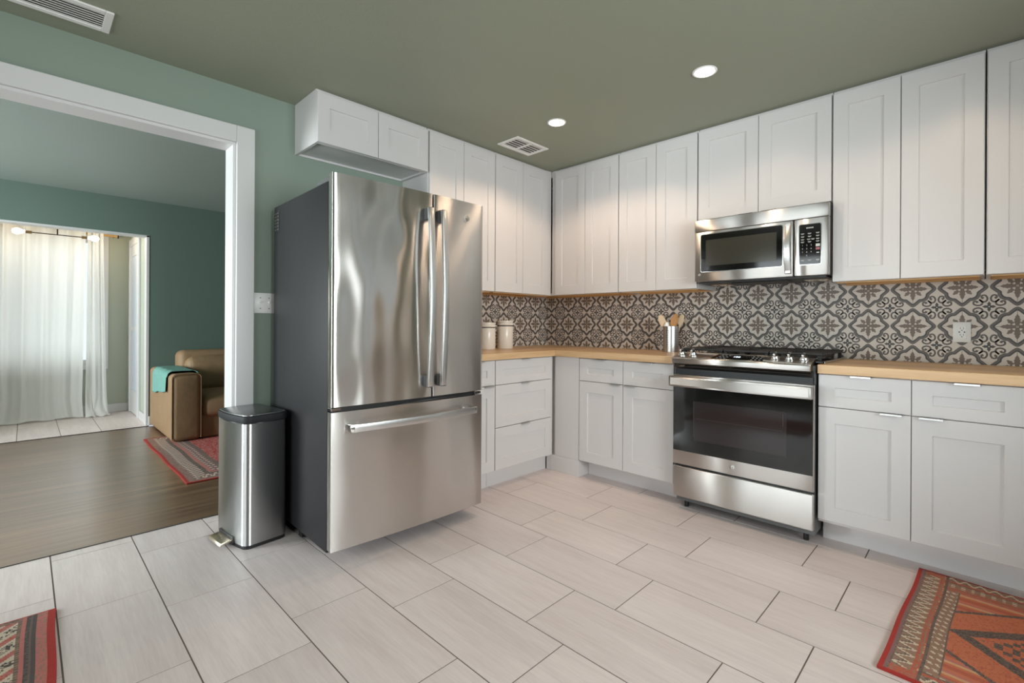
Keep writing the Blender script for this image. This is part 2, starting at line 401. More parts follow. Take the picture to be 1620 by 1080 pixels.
# floors: tiles as shallow slabs of their own shade over grout
def tiles(name, rows, offs, L, x0, x1, mt, gap=0.0025, clip_y=None):
    b = MB(); lay = b.bm.loops.layers.color.new('tile_rnd')
    b.poly([(x0, rows[0], -0.0018), (x1, rows[0], -0.0018), (x1, rows[-1], -0.0018), (x0, rows[-1], -0.0018)], 1)
    b.box(x0, x1, rows[0], rows[-1], -0.10, -0.004, mi=1)
    rnd = random.Random(3)
    for k in range(len(rows) - 1):
        ya, yb = rows[k] + gap, rows[k + 1] - gap
        xs = offs[k % len(offs)] % L
        n0 = math.floor((x0 - xs) / L)
        for i in range(n0, n0 + 40):
            xa, xb = xs + i * L + gap, xs + (i + 1) * L - gap
            xa, xb = max(xa, x0), min(xb, x1)
            if xb - xa < 0.01: continue
            col = (rnd.random(), rnd.random(), rnd.random(), 1)
            vs = [b.bm.verts.new(p) for p in ((xa, ya, 0), (xb, ya, 0), (xb, yb, 0), (xa, yb, 0))]
            f = b.bm.faces.new(vs)
            lo = [b.bm.verts.new((v.co.x, v.co.y, -0.0018)) for v in vs]
            fs = [f] + [b.bm.faces.new([vs[q], lo[q], lo[(q + 1) % 4], vs[(q + 1) % 4]]) for q in range(4)]
            for g in fs:
                for lp in g.loops: lp[lay] = col
    return struct(b.build(name, [mt, M['grout']], smooth=False))
mr = [-0.63, -0.93, -1.232, -1.530, -1.836, -2.136, -2.438, -2.745, -3.060, -3.362]
rows = [mr[-1] - 0.304 * k for k in range(8, 0, -1)] + mr[::-1] + [-0.326, -0.0]
rows[0] = KY0
off_m = [1.738, 1.924, 1.729, 1.313, 1.119, 1.296, 1.090, 0.667, 0.476]
offs = [0.2, 0.5, 0.05, 0.33, 0.55, 0.25, 0.0, 0.28] + off_m[::-1] + [1.328, 0.9]
tiles('floor', rows, offs, 0.6045, -0.205, KX1, M['tile'])
tiles('floor_nook', [-4.70, -4.40, -4.10, -3.80, -3.50, -3.20, -2.90, -2.52], [0.1, 0.4], 0.605, NX, -3.39, M['tile'])
b = MB(); b.box(-3.388, -0.207, -6.63, 0.6, -0.1, 0.0)
struct(b.build('floor_living', M['oak_floor'], smooth=False))
b = MB(); b.box(-0.2075, -0.2035, OY0, OY1, -0.004, 0.0035); b.box(-3.395, -3.383, NY0, NY1, -0.004, 0.005)
struct(b.build('trim_4', M['slot'], smooth=False))

# doorway casing and jamb
b = MB()
CW = 0.092
for sx0, sx1 in ((0.0005, 0.020), (-0.154, -0.1355)):
    b.box(sx0, sx1, OY1, OY1 + CW, 0.0, OZ + CW, 0.003, 1)
    b.box(sx0, sx1, OY0 - CW, OY0, 0.0, OZ + CW, 0.003, 1)
    b.box(sx0, sx1, OY0, OY1, OZ, OZ + CW, 0.003, 1)
b.box(-0.1355, 0.0005, OY1 - 0.014, OY1 + 0.003, 0, OZ)
b.box(-0.1355, 0.0005, OY0 - 0.003, OY0 + 0.014, 0, OZ)
b.box(-0.1355, 0.0005, OY0 + 0.014, OY1 - 0.014, OZ - 0.014, OZ + 0.003)
struct(b.build('trim_1', M['trim'], sharp=20))
# nook opening lining
b = MB()
b.box(LX - 0.115, LX + 0.004, NY1 - 0.022, NY1 + 0.001, 0, NZ)
b.box(LX - 0.115, LX + 0.004, NY0 - 0.001, NY1, NZ - 0.016, NZ + 0.002)
struct(b.build('trim_2', M['trim'], smooth=False))

# windows and doors beyond view or behind the curtain
def window(name, cx, cy, z0, z1, w, axis, casing=0.065, face=1, mull=1):
    """axis 'x': the wall is at x=cx, window spans y; face: which side the room is"""
    b = MB(); a0, a1 = (cy - w / 2, cy + w / 2) if axis == 'x' else (cx - w / 2, cx + w / 2)
    def bx(u0, u1, d0, d1, za, zb, mb=b):
        d0, d1 = sorted((d0 * face, d1 * face))
        if axis == 'x': mb.box(cx + d0, cx + d1, u0, u1, za, zb, 0.002, 1)
        else: mb.box(u0, u1, cy + d0, cy + d1, za, zb, 0.002, 1)
    for u0, u1 in ((a0 - casing, a0), (a1, a1 + casing)): bx(u0, u1, 0.0005, 0.02, z0 - casing, z1 + casing)
    bx(a0, a1, 0.0005, 0.02, z1, z1 + casing); bx(a0, a1, 0.0005, 0.03, z0 - casing, z0)
    for u0, u1 in ((a0, a0 + 0.05), (a1 - 0.05, a1)): bx(u0, u1, -0.09, -0.03, z0, z1)
    bx(a0 + 0.05, a1 - 0.05, -0.09, -0.03, z0, z0 + 0.05); bx(a0 + 0.05, a1 - 0.05, -0.09, -0.03, z1 - 0.05, z1)
    for k in range(1, mull + 1):
        u = a0 + (a1 - a0) * k / (mull + 1); bx(u - 0.02, u + 0.02, -0.085, -0.035, z0 + 0.05, z1 - 0.05)
    o = struct(b.build(name, M['trim'], sharp=20))
    g = MB(); bx(a0 + 0.05, a1 - 0.05, -0.064, -0.060, z0 + 0.05, z1 - 0.05, g)
    p = g.build('window_glass', M['pane'], o, world=False, smooth=False)
    return o
window('window_1', NX, -3.61, 0.60, 2.10, 1.62, 'x', face=1)
window('window_2', KX1, -0.775, 0.95, 2.0, 1.05, 'x', face=-1)
window('window_added_right', KX1, -2.35, 0.85, 2.15, 1.6, 'x', face=-1)  # unseen window added as an opening for the right daylight lamp
window('window_added_front', 1.75, KY0, 0.25, 2.2, 3.0, 'y', face=1, mull=2)  # unseen window added behind the camera so daylight can enter
window('window_4', -1.8, -6.63, 0.5, 2.2, 2.3, 'y', face=1)

# white glazed door on the right wall of the nook
b = MB(); DY = NY1
b.box(-4.690, -4.60, DY - 0.022, DY - 0.0005, 0, 2.12, 0.003, 1)
b.box(-4.05, -3.95, DY - 0.022, DY - 0.0005, 0, 2.12, 0.003, 1)
b.box(-4.60, -4.05, DY - 0.022, DY - 0.0005, 2.03, 2.12, 0.003, 1)
d1 = struct(b.build('door_1', M['trim'], sharp=20))
b = MB()
for q in ((-4.60, -4.50, 0.01, 2.03), (-4.15, -4.05, 0.01, 2.03), (-4.50, -4.15, 0.01, 0.28), (-4.50, -4.15, 1.90, 2.03), (-4.50, -4.15, 1.0, 1.05)):
    b.box(q[0], q[1], DY - 0.012, DY - 0.0005, q[2], q[3])
b.build('door_leaf', M['trim'], d1, world=False, smooth=False)
b = MB(); b.box(-4.50, -4.15, DY - 0.006, DY - 0.0008, 0.28, 1.90)
b.build('door_pane', M['frost'], d1, world=False, smooth=False)

# baseboards
def baseboard(name, boxes):
    b = MB()
    for q in boxes: b.box(*q, 0.003, 1)
    return struct(b.build(name, M['trim'], sharp=20))
baseboard('baseboard_nook', [(NX + 0.0005, NX + 0.016, -4.7, NY1 - 0.023, 0, 0.10), (-3.94, LX - 0.116, NY1 - 0.016, NY1 - 0.0005, 0, 0.10)])
baseboard('baseboard_living', [(LX + 0.0045, LX + 0.018, NY1 - 0.0, 0.6, 0, 0.10)])
baseboard('baseboard_front', [(0.05, 0.18, KY0 + 0.0005, KY0 + 0.016, 0, 0.10), (3.35, KX1 - 0.02, KY0 + 0.0005, KY0 + 0.016, 0, 0.10)])
baseboard('baseboard_right', [(KX1 - 0.016, KX1 - 0.0005, KY0 + 0.02, -0.02, 0, 0.10)])

# ------------------------------------------------------------------ patterned backsplash
TS = 0.2
def stroke(pts, w, closed=False):
    """2D polyline -> list of quads; w may be a list"""
    n = len(pts); L_, R_ = [], []
    for i in range(n):
        a = pts[max(i - 1, 0)]; c = pts[min(i + 1, n - 1)]
        dx, dy = c[0] - a[0], c[1] - a[1]; l = math.hypot(dx, dy) or 1
        ww = (w[i] if isinstance(w, list) else w) / 2
        L_.append((pts[i][0] - dy / l * ww, pts[i][1] + dx / l * ww)); R_.append((pts[i][0] + dy / l * ww, pts[i][1] - dx / l * ww))
    return [[L_[i], R_[i], R_[i + 1], L_[i + 1]] for i in range(n - 1)]
def cat(P, n=10):
    """Catmull-Rom through points"""
    out = []; Q = [P[0]] + list(P) + [P[-1]]
    for i in range(1, len(Q) - 2):
        p0, p1, p2, p3 = Q[i - 1:i + 3]
        for k in range(n):
            t = k / n
            out.append(tuple(0.5 * (2 * p1[d] + (p2[d] - p0[d]) * t + (2 * p0[d] - 5 * p1[d] + 4 * p2[d] - p3[d]) * t * t + (3 * p1[d] - p0[d] - 3 * p2[d] + p3[d]) * t ** 3) for d in (0, 1)))
    out.append(P[-1]); return out
def leaf(length, width, lobes, base=0.0, stem=0.015):
    """serrated leaf along +x from base; quads around the midrib"""
    N = 24; up = []
    for i in range(N + 1):
        t = i / N
        env = width * (math.sin(PI * min(1, t * 0.92 + 0.08)) ** 0.7) * (1 - 0.25 * t)
        saw = 0.62 + 0.38 * (1 - ((t * lobes) % 1.0))
        up.append((base + length * t, max(stem * (1 - t), env * saw if t < 1 else 0.0)))
    return [[(up[i][0], -up[i][1]), (up[i + 1][0], -up[i + 1][1]), (up[i + 1][0], up[i + 1][1]), (up[i][0], up[i][1])] for i in range(N)]
def rot2(q, a, c=(0, 0)): return [(c[0] + p[0] * math.cos(a) - p[1] * math.sin(a), c[1] + p[0] * math.sin(a) + p[1] * math.cos(a)) for p in q]
def mir(q): return [(p[0], -p[1]) for p in reversed(q)]
TILE = []    # (quad in tile units centred on a medallion, material index)
seg = cat([(0.447, 0.0), (0.432, 0.030), (0.385, 0.085), (0.322, 0.130), (0.306, 0.185), (0.318, 0.235), (0.262, 0.262)], 6)
seg = cat([(0.447, 0.0), (0.425, 0.040), (0.360, 0.105), (0.315, 0.150), (0.308, 0.205), (0.272, 0.272)], 6)
full = seg + [(y, x) for x, y in reversed(seg[:-1])]
inn = [(x * 0.955, y * 0.955) for x, y in full]; out_ = [(x * 1.045, y * 1.045) for x, y in full]
for k in range(4):
    a = k * PI / 2
    for q in stroke(inn, 0.056): TILE.append((rot2(q, a), 1))
    for q in stroke(out_, 0.050): TILE.append((rot2(q, a), 2))
    for q in stroke([(x * 1.02, y * 1.02) for x, y in out_], 0.012): TILE.append((rot2(q, a), 4, 1))
    for q in leaf(0.290, 0.074, 4.0, 0.020): TILE.append((rot2(q, a), 3))
    for q in leaf(0.150, 0.060, 2.5, 0.105): TILE.append((rot2(q, a + PI / 4), 3))
cross = []
for k in range(4):
    a = k * PI / 2
    for q in leaf(0.100, 0.040, 2.2, 0.012, 0.028): cross.append((rot2(q, a, (0.5, 0.5)), 1))
    sp = cat([(0.165, 0.165), (0.100, 0.110), (0.045, 0.128), (0.028, 0.190), (0.060, 0.252), (0.112, 0.252), (0.122, 0.208), (0.088, 0.190)], 6)
    w = [0.034] * len(sp); w[-7:] = [0.036, 0.04, 0.044, 0.048, 0.05, 0.05, 0.04]
    for q in stroke(sp, w):
        cross.append((rot2(q, a, (0.5, 0.5)), 4)); cross.append((rot2([(-p[0], p[1]) for p in reversed(q)], a, (0.5, 0.5)), 4))
cross = [([(0.5 + (p[0] - 0.5) * 1.12, 0.5 + (p[1] - 0.5) * 1.12) for p in q], mi) for q, mi in cross]
TILE += cross
def backsplash(name, plane, u0, u1, z0, z1, ju, jz, su, szz):
    """plane: 'B' on wall_back (u = x, faces -y) or 'A' on wall_left (u = y, faces +x)"""
    T = 0.010
    def P(u, z, d): return (u, -(T + d), z) if plane == 'B' else (T + d, u, z)
    b = MB()
    if plane == 'B': b.box(u0, u1, -T, -0.0005, z0, z1)
    else: b.box(0.0005, T, u0, u1, z0, z1)
    k0 = math.floor((u0 - ju) / su) - 1; k1 = math.ceil((u1 - ju) / su) + 1
    j0 = math.floor((z0 - jz) / szz) - 1; j1 = math.ceil((z1 - jz) / szz) + 1
    pat = bmesh.new()
    for i in range(k0, k1):
        for j in range(j0, j1):
            for it in TILE:
                q, mi = it[0], it[1]
                d = 0.00015 * (1 + (len(it) > 2)) + 0.00001 * mi
                pts = [P(ju + (i + p[0]) * su, jz + (j + p[1]) * szz, d) for p in q]
                try: f = pat.faces.new([pat.verts.new(p) for p in pts]); f.material_index = mi
                except ValueError: pass
    for i in range(k0, k1):
        u = ju + i * su
        f = pat.faces.new([pat.verts.new(P(a, z, 0.0004)) for a, z in ((u - 0.0008, z0), (u + 0.0008, z0), (u + 0.0008, z1), (u - 0.0008, z1))]); f.material_index = 5
    for j in range(j0, j1):
        z = jz + j * szz
        f = pat.faces.new([pat.verts.new(P(a, q, 0.0004)) for a, q in ((u0, z - 0.0008), (u1, z - 0.0008), (u1, z + 0.0008), (u0, z + 0.0008))]); f.material_index = 5
    ax = 0 if plane == 'B' else 1
    for axis, val, sgn in ((ax, u0, -1), (ax, u1, 1), (2, z0, -1), (2, z1, 1)):
        co = [0, 0, 0]; co[axis] = val; no = [0, 0, 0]; no[axis] = sgn
        bmesh.ops.bisect_plane(pat, geom=pat.verts[:] + pat.edges[:] + pat.faces[:], plane_co=co, plane_no=no, clear_outer=True)
    b._add(pat, -1)
    o = b.build(name, [M['tb_base'], M['tb_dark'], M['tb_mid'], M['tb_brown'], M['tb_scroll'], M['tb_grout']], smooth=False)
    return tag(o, kind='structure')
backsplash('backsplash_back', 'B', 0.0115, 3.25, 0.914, 1.40, 0.268, 1.110, 0.1992, 0.2035)
backsplash('backsplash_left', 'A', -1.56, -0.0005, 0.914, 1.36, -0.17, 1.110, 0.2035, 0.2035)

# ------------------------------------------------------------------ cabinets
def shaker(mb, w, h, stile=0.068, top=0.075, bot=0.075, t=0.0195, rec=0.008):
    """shaker front in local coords: x 0..w, z 0..h, back at y=0, front at y=-t"""
    c = 0.0015; s = 0.0025; bm = mb.bm
    def ring(x0, x1, z0, z1, y): return [bm.verts.new(p) for p in ((x0, y, z0), (x1, y, z0), (x1, y, z1), (x0, y, z1))]
    rs = [ring(0, w, 0, h, 0), ring(0, w, 0, h, -t + c), ring(c, w - c, c, h - c, -t), ring(stile, w - stile, bot, h - top, -t), ring(stile + s, w - stile - s, bot + s, h - top - s, -t + rec)]
    bm.faces.new(list(reversed(rs[0])))
    for A, B in zip(rs, rs[1:]):
        for k in range(4): bm.faces.new([A[k], A[(k + 1) % 4], B[(k + 1) % 4], B[k]])
    bm.faces.new(rs[-1])
def xf(mb, mtx): bmesh.ops.transform(mb.bm, matrix=mtx, verts=mb.bm.verts)
def front(name, root, frame, u, z, w, h, pull=None, stile=0.068, top=0.075, bot=0.075, pull_at=None, pull_under=False):
    """one door or drawer front of a cabinet; frame(u) maps local to world"""
    b = MB(); shaker(b, w, h, stile, top, bot)
    xf(b, frame @ Matrix.Translation((u, 0, z)))
    d = b.build(name, M['cab'], root, sharp=20)
    if pull is not None:
        p = MB(); zz = (z - 0.003) if pull_under else (z + h)
        pc = u + pull
        p.box(pc - 0.041, pc + 0.041, -0.034, -0.001, zz - (0.0 if not pull_under else 0.0), zz + 0.0025, 0.0008, 1)
        p.box(pc - 0.041, pc + 0.041, -0.034, -0.0315, zz - 0.007, zz + 0.002, 0.0008, 1)
        xf(p, frame)
        p.build('handle', M['handle'] if not pull_under else M['dark_metal'], d, sharp=20)
    return d
FB = Matrix.Translation((0, -0.302, 0))                                          # upper fronts on wall_back: u = x
FA = Matrix.Translation((0.2975, 0, 0)) @ Matrix.Rotation(PI / 2, 4, 'Z')         # upper fronts on wall_left: u = y
FBb = Matrix.Translation((0, -0.6105, 0))
FAb = Matrix.Translation((0.6005, 0, 0)) @ Matrix.Rotation(PI / 2, 4, 'Z')
ZU0, ZU1 = 1.352, 2.388
def upper(label, side, u0, u1, z0, doors, ucar=None, pulls=None, under='raw', filler=None):
    a0, a1 = ucar or (u0, u1)
    fr = FB if side == 'B' else FA
    loc = ((a0 + a1) / 2, -0.15, z0) if side == 'B' else (0.15, (a0 + a1) / 2, z0)
    r = thing('upper_cabinet', label, 'cabinet', loc, 0, 'white wall cabinets')
    g = 0.0008
    b = MB(); t = 0.017
    def bx(ua, ub, d0, d1, za, zb, mb=b, mi=0):
        if side == 'B': mb.box(ua, ub, -d1, -d0, za, zb, mi=mi)
        else: mb.box(d0, d1, ua, ub, za, zb, mi=mi)
    zt = H - 0.001
    bx(a0 + g, a0 + t, 0.0005, 0.2975, z0, zt); bx(a1 - t, a1 - g, 0.0005, 0.2975, z0, zt)
    bx(a0 + t, a1 - t, 0.0005, 0.010, z0, zt); bx(a0 + t, a1 - t, 0.010, 0.2975, zt - 0.02, zt)
    bx(a0 + t, a1 - t, 0.280, 0.2975, z0, z0 + 0.02)
    bx(a0 + t, a1 - t, 0.2795, 0.2975, ZU1 - 0.03, zt - 0.02)
    if filler: bx(filler[0], filler[1], 0.279, 0.2975 + 0.004, z0, zt)
    b.build('cabinet_box', M['cab'], r, smooth=False)
    p = MB(); bx(a0 + t, a1 - t, 0.010, 0.280, z0 + 0.012, z0 + 0.020, p)
    o = p.build('bottom_panel', M['cab_in'] if under == 'white' else (M['raw'] if side == 'B' else M['rawy']), r, smooth=False)
    if under == 'raw':
        o['label'] = 'bare wood underside'
        for da, db, zb_ in ((0.012, 0.028, -0.004), (0.262, 0.279, -0.006)):
            p = MB(); bx(a0 + t, a1 - t, da, db, z0 + zb_, z0 + 0.012, p)
            o = p.build('light_rail', M['raw'] if side == 'B' else M['rawy'], r, smooth=False); o['label'] = 'bare wood strip'
    n = len(doors)
    for k, (ua, ub) in enumerate(doors):
        z1 = ZU1
        pl = pulls[k] if pulls else None
        front('door', r, fr, ua + 0.0016, z0 + 0.001, ub - ua - 0.0032, z1 - z0 - 0.001, pl, pull_under=True)
    return r
upper('white two-door cabinet mounted high above the steel refrigerator', 'A', -2.325, -1.584, 2.110, [(-2.325, -1.951), (-1.951, -1.586)], under='white')
upper('tall white wall cabinet between the over-refrigerator cabinet and the corner pair', 'A', -1.580, -0.974, ZU0, [(-1.574, -1.279), (-1.279, -0.974)])
upper('tall white wall cabinet above the ceramic canisters, next to the corner', 'A', -0.972, -0.305, ZU0, [(-0.970, -0.667), (-0.667, -0.367)], filler=(-0.366, -0.3035))
upper('tall white wall cabinet on the range wall, in the corner', 'B', 0.0015, 0.974, ZU0, [(0.362, 0.668), (0.668, 0.974)], filler=(0.316, 0.361))
upper('tall white wall cabinet touching the microwave on its left, above the utensil holder', 'B', 0.976, 1.580, ZU0, [(0.977, 1.280), (1.280, 1.578)])
upper('short white cabinet with two dark tab pulls directly above the microwave', 'B', 1.582, 2.336, 1.800, [(1.583, 1.955), (1.955, 2.334)], pulls=[0.30, 0.062], under='white')
upper('wide two-door white wall cabinet touching the microwave on its right', 'B', 2.338, 2.941, ZU0, [(2.339, 2.633), (2.633, 2.939)])
upper('white wall cabinet cut by the right edge of the photo, above the outlet side counter', 'B', 2.944, 3.25, ZU0, [(2.946, 3.248)])

def base(label, side, u0, u1, fronts, toe=True, name='base_cabinet'):
    fr = FBb if side == 'B' else FAb
    D = 0.610 if side == 'B' else 0.600
    loc = ((u0 + u1) / 2, -0.3, 0) if side == 'B' else (0.3, (u0 + u1) / 2, 0)
    r = thing(name, label, 'cabinet', loc, 0, 'white base cabinets')
    b = MB(); g = 0.0008
    def bx(ua, ub, d0, d1, za, zb, mb=b):
        if side == 'B': mb.box(ua, ub, -d1, -d0, za, zb)
        else: mb.box(d0, d1, ua, ub, za, zb)
    bx(u0 + g, u1 - g, 0.012, D - 0.0005, 0.118, 0.868)
    b.build('cabinet_box', M['cab'], r, smooth=False)
    if toe:
        t = MB(); bx(u0 + g, u1 - g, 0.10, 0.5035 if side == 'B' else 0.535, 0.0, 0.1175, t)
        t.build('toe_kick', M['cab'], r, smooth=False)
    for nm, ua, ub, za, zb, pl, k in fronts:
        if nm == 'door': front('door', r, fr, ua, za, ub - ua, zb - za, pl, 0.07, 0.077, 0.070, None)
        else: front('drawer', r, fr, ua, za, ub - ua, zb - za, pl, 0.07, k[0], k[1])
    return r
DT, DB = (0.063, 0.052), (0.07, 0.065)
base('narrow white base cabinet tucked between refrigerator and three-drawer cabinet', 'A', -1.552, -1.2505, [('drawer', -1.550, -1.254, 0.7005, 0.864, 0.150, DT), ('door', -1.550, -1.254, 0.130, 0.6965, 0.24, None)])
base('white base cabinet with three stacked drawers, left of the corner', 'A', -1.250, -0.632, [('drawer', -1.2475, -0.668, 0.7005, 0.864, 0.289, DT), ('drawer', -1.2475, -0.668, 0.4135, 0.6965, 0.289, DB), ('drawer', -1.2475, -0.668, 0.130, 0.4095, 0.289, DB)])
base('white base cabinet with two drawers over two doors, between corner and range', 'B', 0.846, 1.572, [('drawer', 0.850, 1.208, 0.7045, 0.862, 0.179, DT), ('drawer', 1.212, 1.569, 0.7045, 0.862, 0.179, DT), ('door', 0.850, 1.208, 0.126, 0.7005, 0.30, None), ('door', 1.212, 1.569, 0.126, 0.7005, 0.058, None)])
base('white two-door two-drawer base cabinet right of the range, behind the runner rug', 'B', 2.340, 3.072, [('drawer', 2.342, 2.7035, 0.7045, 0.8645, 0.174, DT), ('drawer', 2.7065, 3.070, 0.7045, 0.8645, 0.181, DT), ('door', 2.342, 2.7035, 0.134, 0.7005, 0.290, None), ('door', 2.7065, 3.070, 0.134, 0.7005, 0.066, None)])
r = thing('corner_cabinet', 'plain white blank corner panel with a protruding plinth, in the counter corner', 'cabinet', (0.4, -0.3, 0), 0, 'white base cabinets')
b = MB(); b.box(0.012, 0.8445, -0.6095, -0.012, 0.118, 0.868)
b.build('cabinet_box', M['cab'], r, smooth=False)
b = MB(); b.box(0.6225, 0.8445, -0.6275, -0.6100, 0.118, 0.868, 0.001, 1)
b.build('blank_panel', M['cab'], r, sharp=20)
b = MB(); b.box(0.545, 0.8445, -0.630, -0.5, 0.0, 0.1172, 0.002, 1); b.box(0.545, 0.8445, -0.633, -0.630, 0.0, 0.109, 0.001, 1)
b.build('plinth', M['cab'], r, sharp=20)

# countertops
t = thing('countertop', 'L-shaped wooden butcher block countertop running through the corner', 'countertop', (0.4, -0.4, 0.869))
b = MB(); b.box(0.012, 0.640, -1.552, -0.012, 0.8695, 0.914, 0.003, 2)
b.build('slab', M['butcher_y'], t, sharp=20)
b = MB(); b.box(0.6408, 1.5735, -0.6498, -0.012, 0.8695, 0.914, 0.003, 2)
b.build('slab', M['butcher_x'], t, sharp=20)
t = thing('countertop', 'straight wooden butcher block countertop right of the range', 'countertop', (2.8, -0.33, 0.869))
b = MB(); b.box(2.3405, 3.10, -0.6498, -0.012, 0.8695, 0.914, 0.003, 2)
b.build('slab', M['butcher_x'], t, sharp=20)

# ------------------------------------------------------------------ refrigerator
FX, FY, FTH, FW = 0.846, -2.482, math.radians(1.4), 0.889
ft = thing('refrigerator', 'stainless french-door refrigerator with dark grey sides and bottom freezer drawer', 'refrigerator', (FX, FY, 0), PI / 2 - FTH)
def FL(*a, **k): return a
# local frame: x along the front (left to right), -y towards the viewer, z up
ZT, ZGT, ZGB, ZB = 1.790, 0.727, 0.703, 0.074
b = MB()
b.box(0.004, FW - 0.014, 0.055, 0.785, 0.052, ZT - 0.028, 0.004, 2)
b.build('cabinet_body', M['fr_side'], ft, world=False, sharp=30)
b = MB()
b.box(0.02, FW - 0.02, 0.040, 0.056, 0.06, ZT - 0.035)
b.build('door_gasket', M['black'], ft, world=False, smooth=False)
b = MB(); b.box(0.02, FW - 0.02, 0.40, 0.44, 0.006, 0.0515, 0.003, 1)
b.build('toe_grille', M['black'], ft, world=False)
for xx, yy in ((0.07, 0.28), (FW - 0.07, 0.28), (0.06, 0.72), (FW - 0.06, 0.72)):
    b = MB(); b.cyl((xx, yy, 0.0), (xx, yy, 0.0525), 0.018); b.build('foot', M['black'], ft, world=False)
def bow(x): return -0.014 * (1 - (2 * x / FW - 1) ** 2)
def fr_door(name, x0, x1, z0, z1, mt, th=0.052):
    b = MB(); nx = 26; r = 0.006
    prof = []
    for i in range(nx + 1):
        x = x0 + (x1 - x0) * i / nx
        prof.append((x, bow(x)))
    e = 0.0035
    left = [(x0 + e * (1 - math.cos(a)), bow(x0) + e * (1 - math.sin(a))) for a in (0, PI / 6, PI / 3)]
    right = [(x1 - e * (1 - math.cos(a)), bow(x1) + e * (1 - math.sin(a))) for a in (PI / 3, PI / 6, 0)]
    mid = [p for p in prof if x0 + e <= p[0] <= x1 - e]
    o2 = [(x0, 0.0 + th - 0.012)] + left + mid + right + [(x1, th - 0.012)]
    b.prism(o2, 2, z0, z1)
    return b.build(name, mt, ft, world=False, sharp=40)
dl = fr_door('door', 0.0, 0.530, ZGT, ZT, M['steel_wavy'])
dr = fr_door('door', 0.540, FW, ZGT, ZT - 0.0, M['steel_calm'])
dz = fr_door('freezer_drawer', 0.0, FW, ZB, ZGB, M['steel_calm'])
def vhandle(x, parent, sgn):
    b = MB(); N = 20; pts = []
    z0, z1 = 0.785, 1.705
    f = bow(x)
    for side in (0,):
        prev = None
        rings = []
        for i in range(N + 1):
            t_ = i / N; z = z0 + (z1 - z0) * t_
            off = f - 0.046 - 0.022 * math.sin(PI * t_)
            rings.append((z, off))
        o2 = [(off, z) for z, off in rings] + [(off + 0.015, z) for z, off in reversed(rings)]
        b.prism(o2, 0, x - 0.016, x + 0.016, bev=0.002, seg=2)
    h = b.build('handle', M['handle'], parent, world=False, sharp=30)
    for z in (z0 + 0.028, z1 - 0.028):
        m_ = MB(); m_.box(x - 0.015, x + 0.015, f - 0.046, f + 0.002, z - 0.032, z + 0.030, 0.004, 2)
        m_.build('handle_mount', M['grey'], h, world=False)
    return h
vhandle(0.494, dl, -1)
vhandle(0.577, dr, 1)
b = MB(); N = 24
zc = 0.628
rg = [(0.075 + (FW - 0.15) * i / N) for i in range(N + 1)]
o2 = [(x, bow(x) - 0.044 - 0.014 * math.sin(PI * i / N)) for i, x in enumerate(rg)]
o2 = o2 + [(x, y + 0.014) for x, y in reversed(o2)]
b.prism(o2, 2, zc - 0.018, zc + 0.018, bev=0.002)
h = b.build('handle', M['handle'], dz, world=False, sharp=30)
for x in (0.105, FW - 0.105):
    m_ = MB(); m_.box(x - 0.034, x + 0.030, bow(x) - 0.044, bow(x) + 0.002, zc - 0.016, zc + 0.016, 0.004, 2)
    m_.build('handle_mount', M['chrome'], h, world=False)
for xa in (0.010, FW - 0.080):
    b = MB(); b.box(xa, xa + 0.07, 0.056, 0.20, ZT - 0.0278, ZT - 0.004, 0.004, 1)
    b.build('hinge_cover', M['grey'], ft, world=False)
for xa in (0.002, FW - 0.05):
    b = MB(); b.box(xa, xa + 0.048, 0.006, 0.05, ZGB + 0.004, ZGT - 0.004, 0.003, 1)
    b.build('hinge', M['chrome'], ft, world=False)
def badge(mb, mtx, r, mi_disc=0, mi_ink=1):
    """round disc with a ring and a two-letter monogram, in the xy plane of mtx, facing +z"""
    t = MB()
    t.lathe([(0, 0.0015), (r * 0.92, 0.0015), (r, 0.0008), (r, 0)], n=36, mi=mi_disc)
    t.lathe([(r * 0.84, 0.0015), (r * 0.84, 0.0021), (r * 0.77, 0.0021), (r * 0.77, 0.0015)], n=36, mi=mi_ink)
    text_bm(t, 'GE', r * 0.82, Matrix.Translation((0, 0, 0.0015)), mi_ink, 0.0004)
    xf(t, mtx); mb._add(t.bm, -1)
xb = 0.765
b = MB(); badge(b, frame_mtx((xb, bow(xb) - 0.0004, 1.70), (1, 0, 0), (0, 0, 1)), 0.017)
b.build('badge', [M['steel'], M['slot']], dr, world=False)
b = MB()
b.box(0.0028, 0.0042, 0.70, 0.778, 1.615, 1.735)
for k in range(6):
    b.box(0.0020, 0.0030, 0.706 , 0.733, 1.626 + k * 0.018, 1.634 + k * 0.018, mi=1)
    b.box(0.0020, 0.0030, 0.742, 0.772, 1.626 + k * 0.018, 1.634 + k * 0.018, mi=1)
b.build('rating_label', [M['black'], M['slot']], ft, world=False, smooth=False)['label'] = 'black printed rating label on the side'

# ------------------------------------------------------------------ step bin
bt = thing('step_bin', 'slim stainless pedal bin with black lid rim standing against the refrigerator', 'bin', (0.205, -2.612, 0), math.radians(6.0))
def dshape(w, d, r, bulge, n=6, sc=0.0):
    """outline (ccw) of a rectangle with rounded front corners and a bulging -y face"""
    w2, d2 = w / 2 + sc, d / 2 + sc; pts = []
    for cx, cy, a0 in ((w2 - r, d2 - r, 0), (-w2 + r, d2 - r, PI / 2), (-w2 + r, -d2 + r, PI), (w2 - r, -d2 + r, 1.5 * PI)):
        for k in range(n + 1):
            a = a0 + PI / 2 * k / n; x = cx + r * math.cos(a); y = cy + r * math.sin(a)
            pts.append((x, y))
    out = []
    for i, p in enumerate(pts):
        out.append(p)
        if i == 3 * (n + 1) - 1 + 0:
            q = pts[i + 1]
            for k in range(1, 12): 
                t_ = k / 12; out.append((p[0] + (q[0] - p[0]) * t_, p[1] - bulge * math.sin(PI * t_)))
    return out
BW, BD = 0.340, 0.215
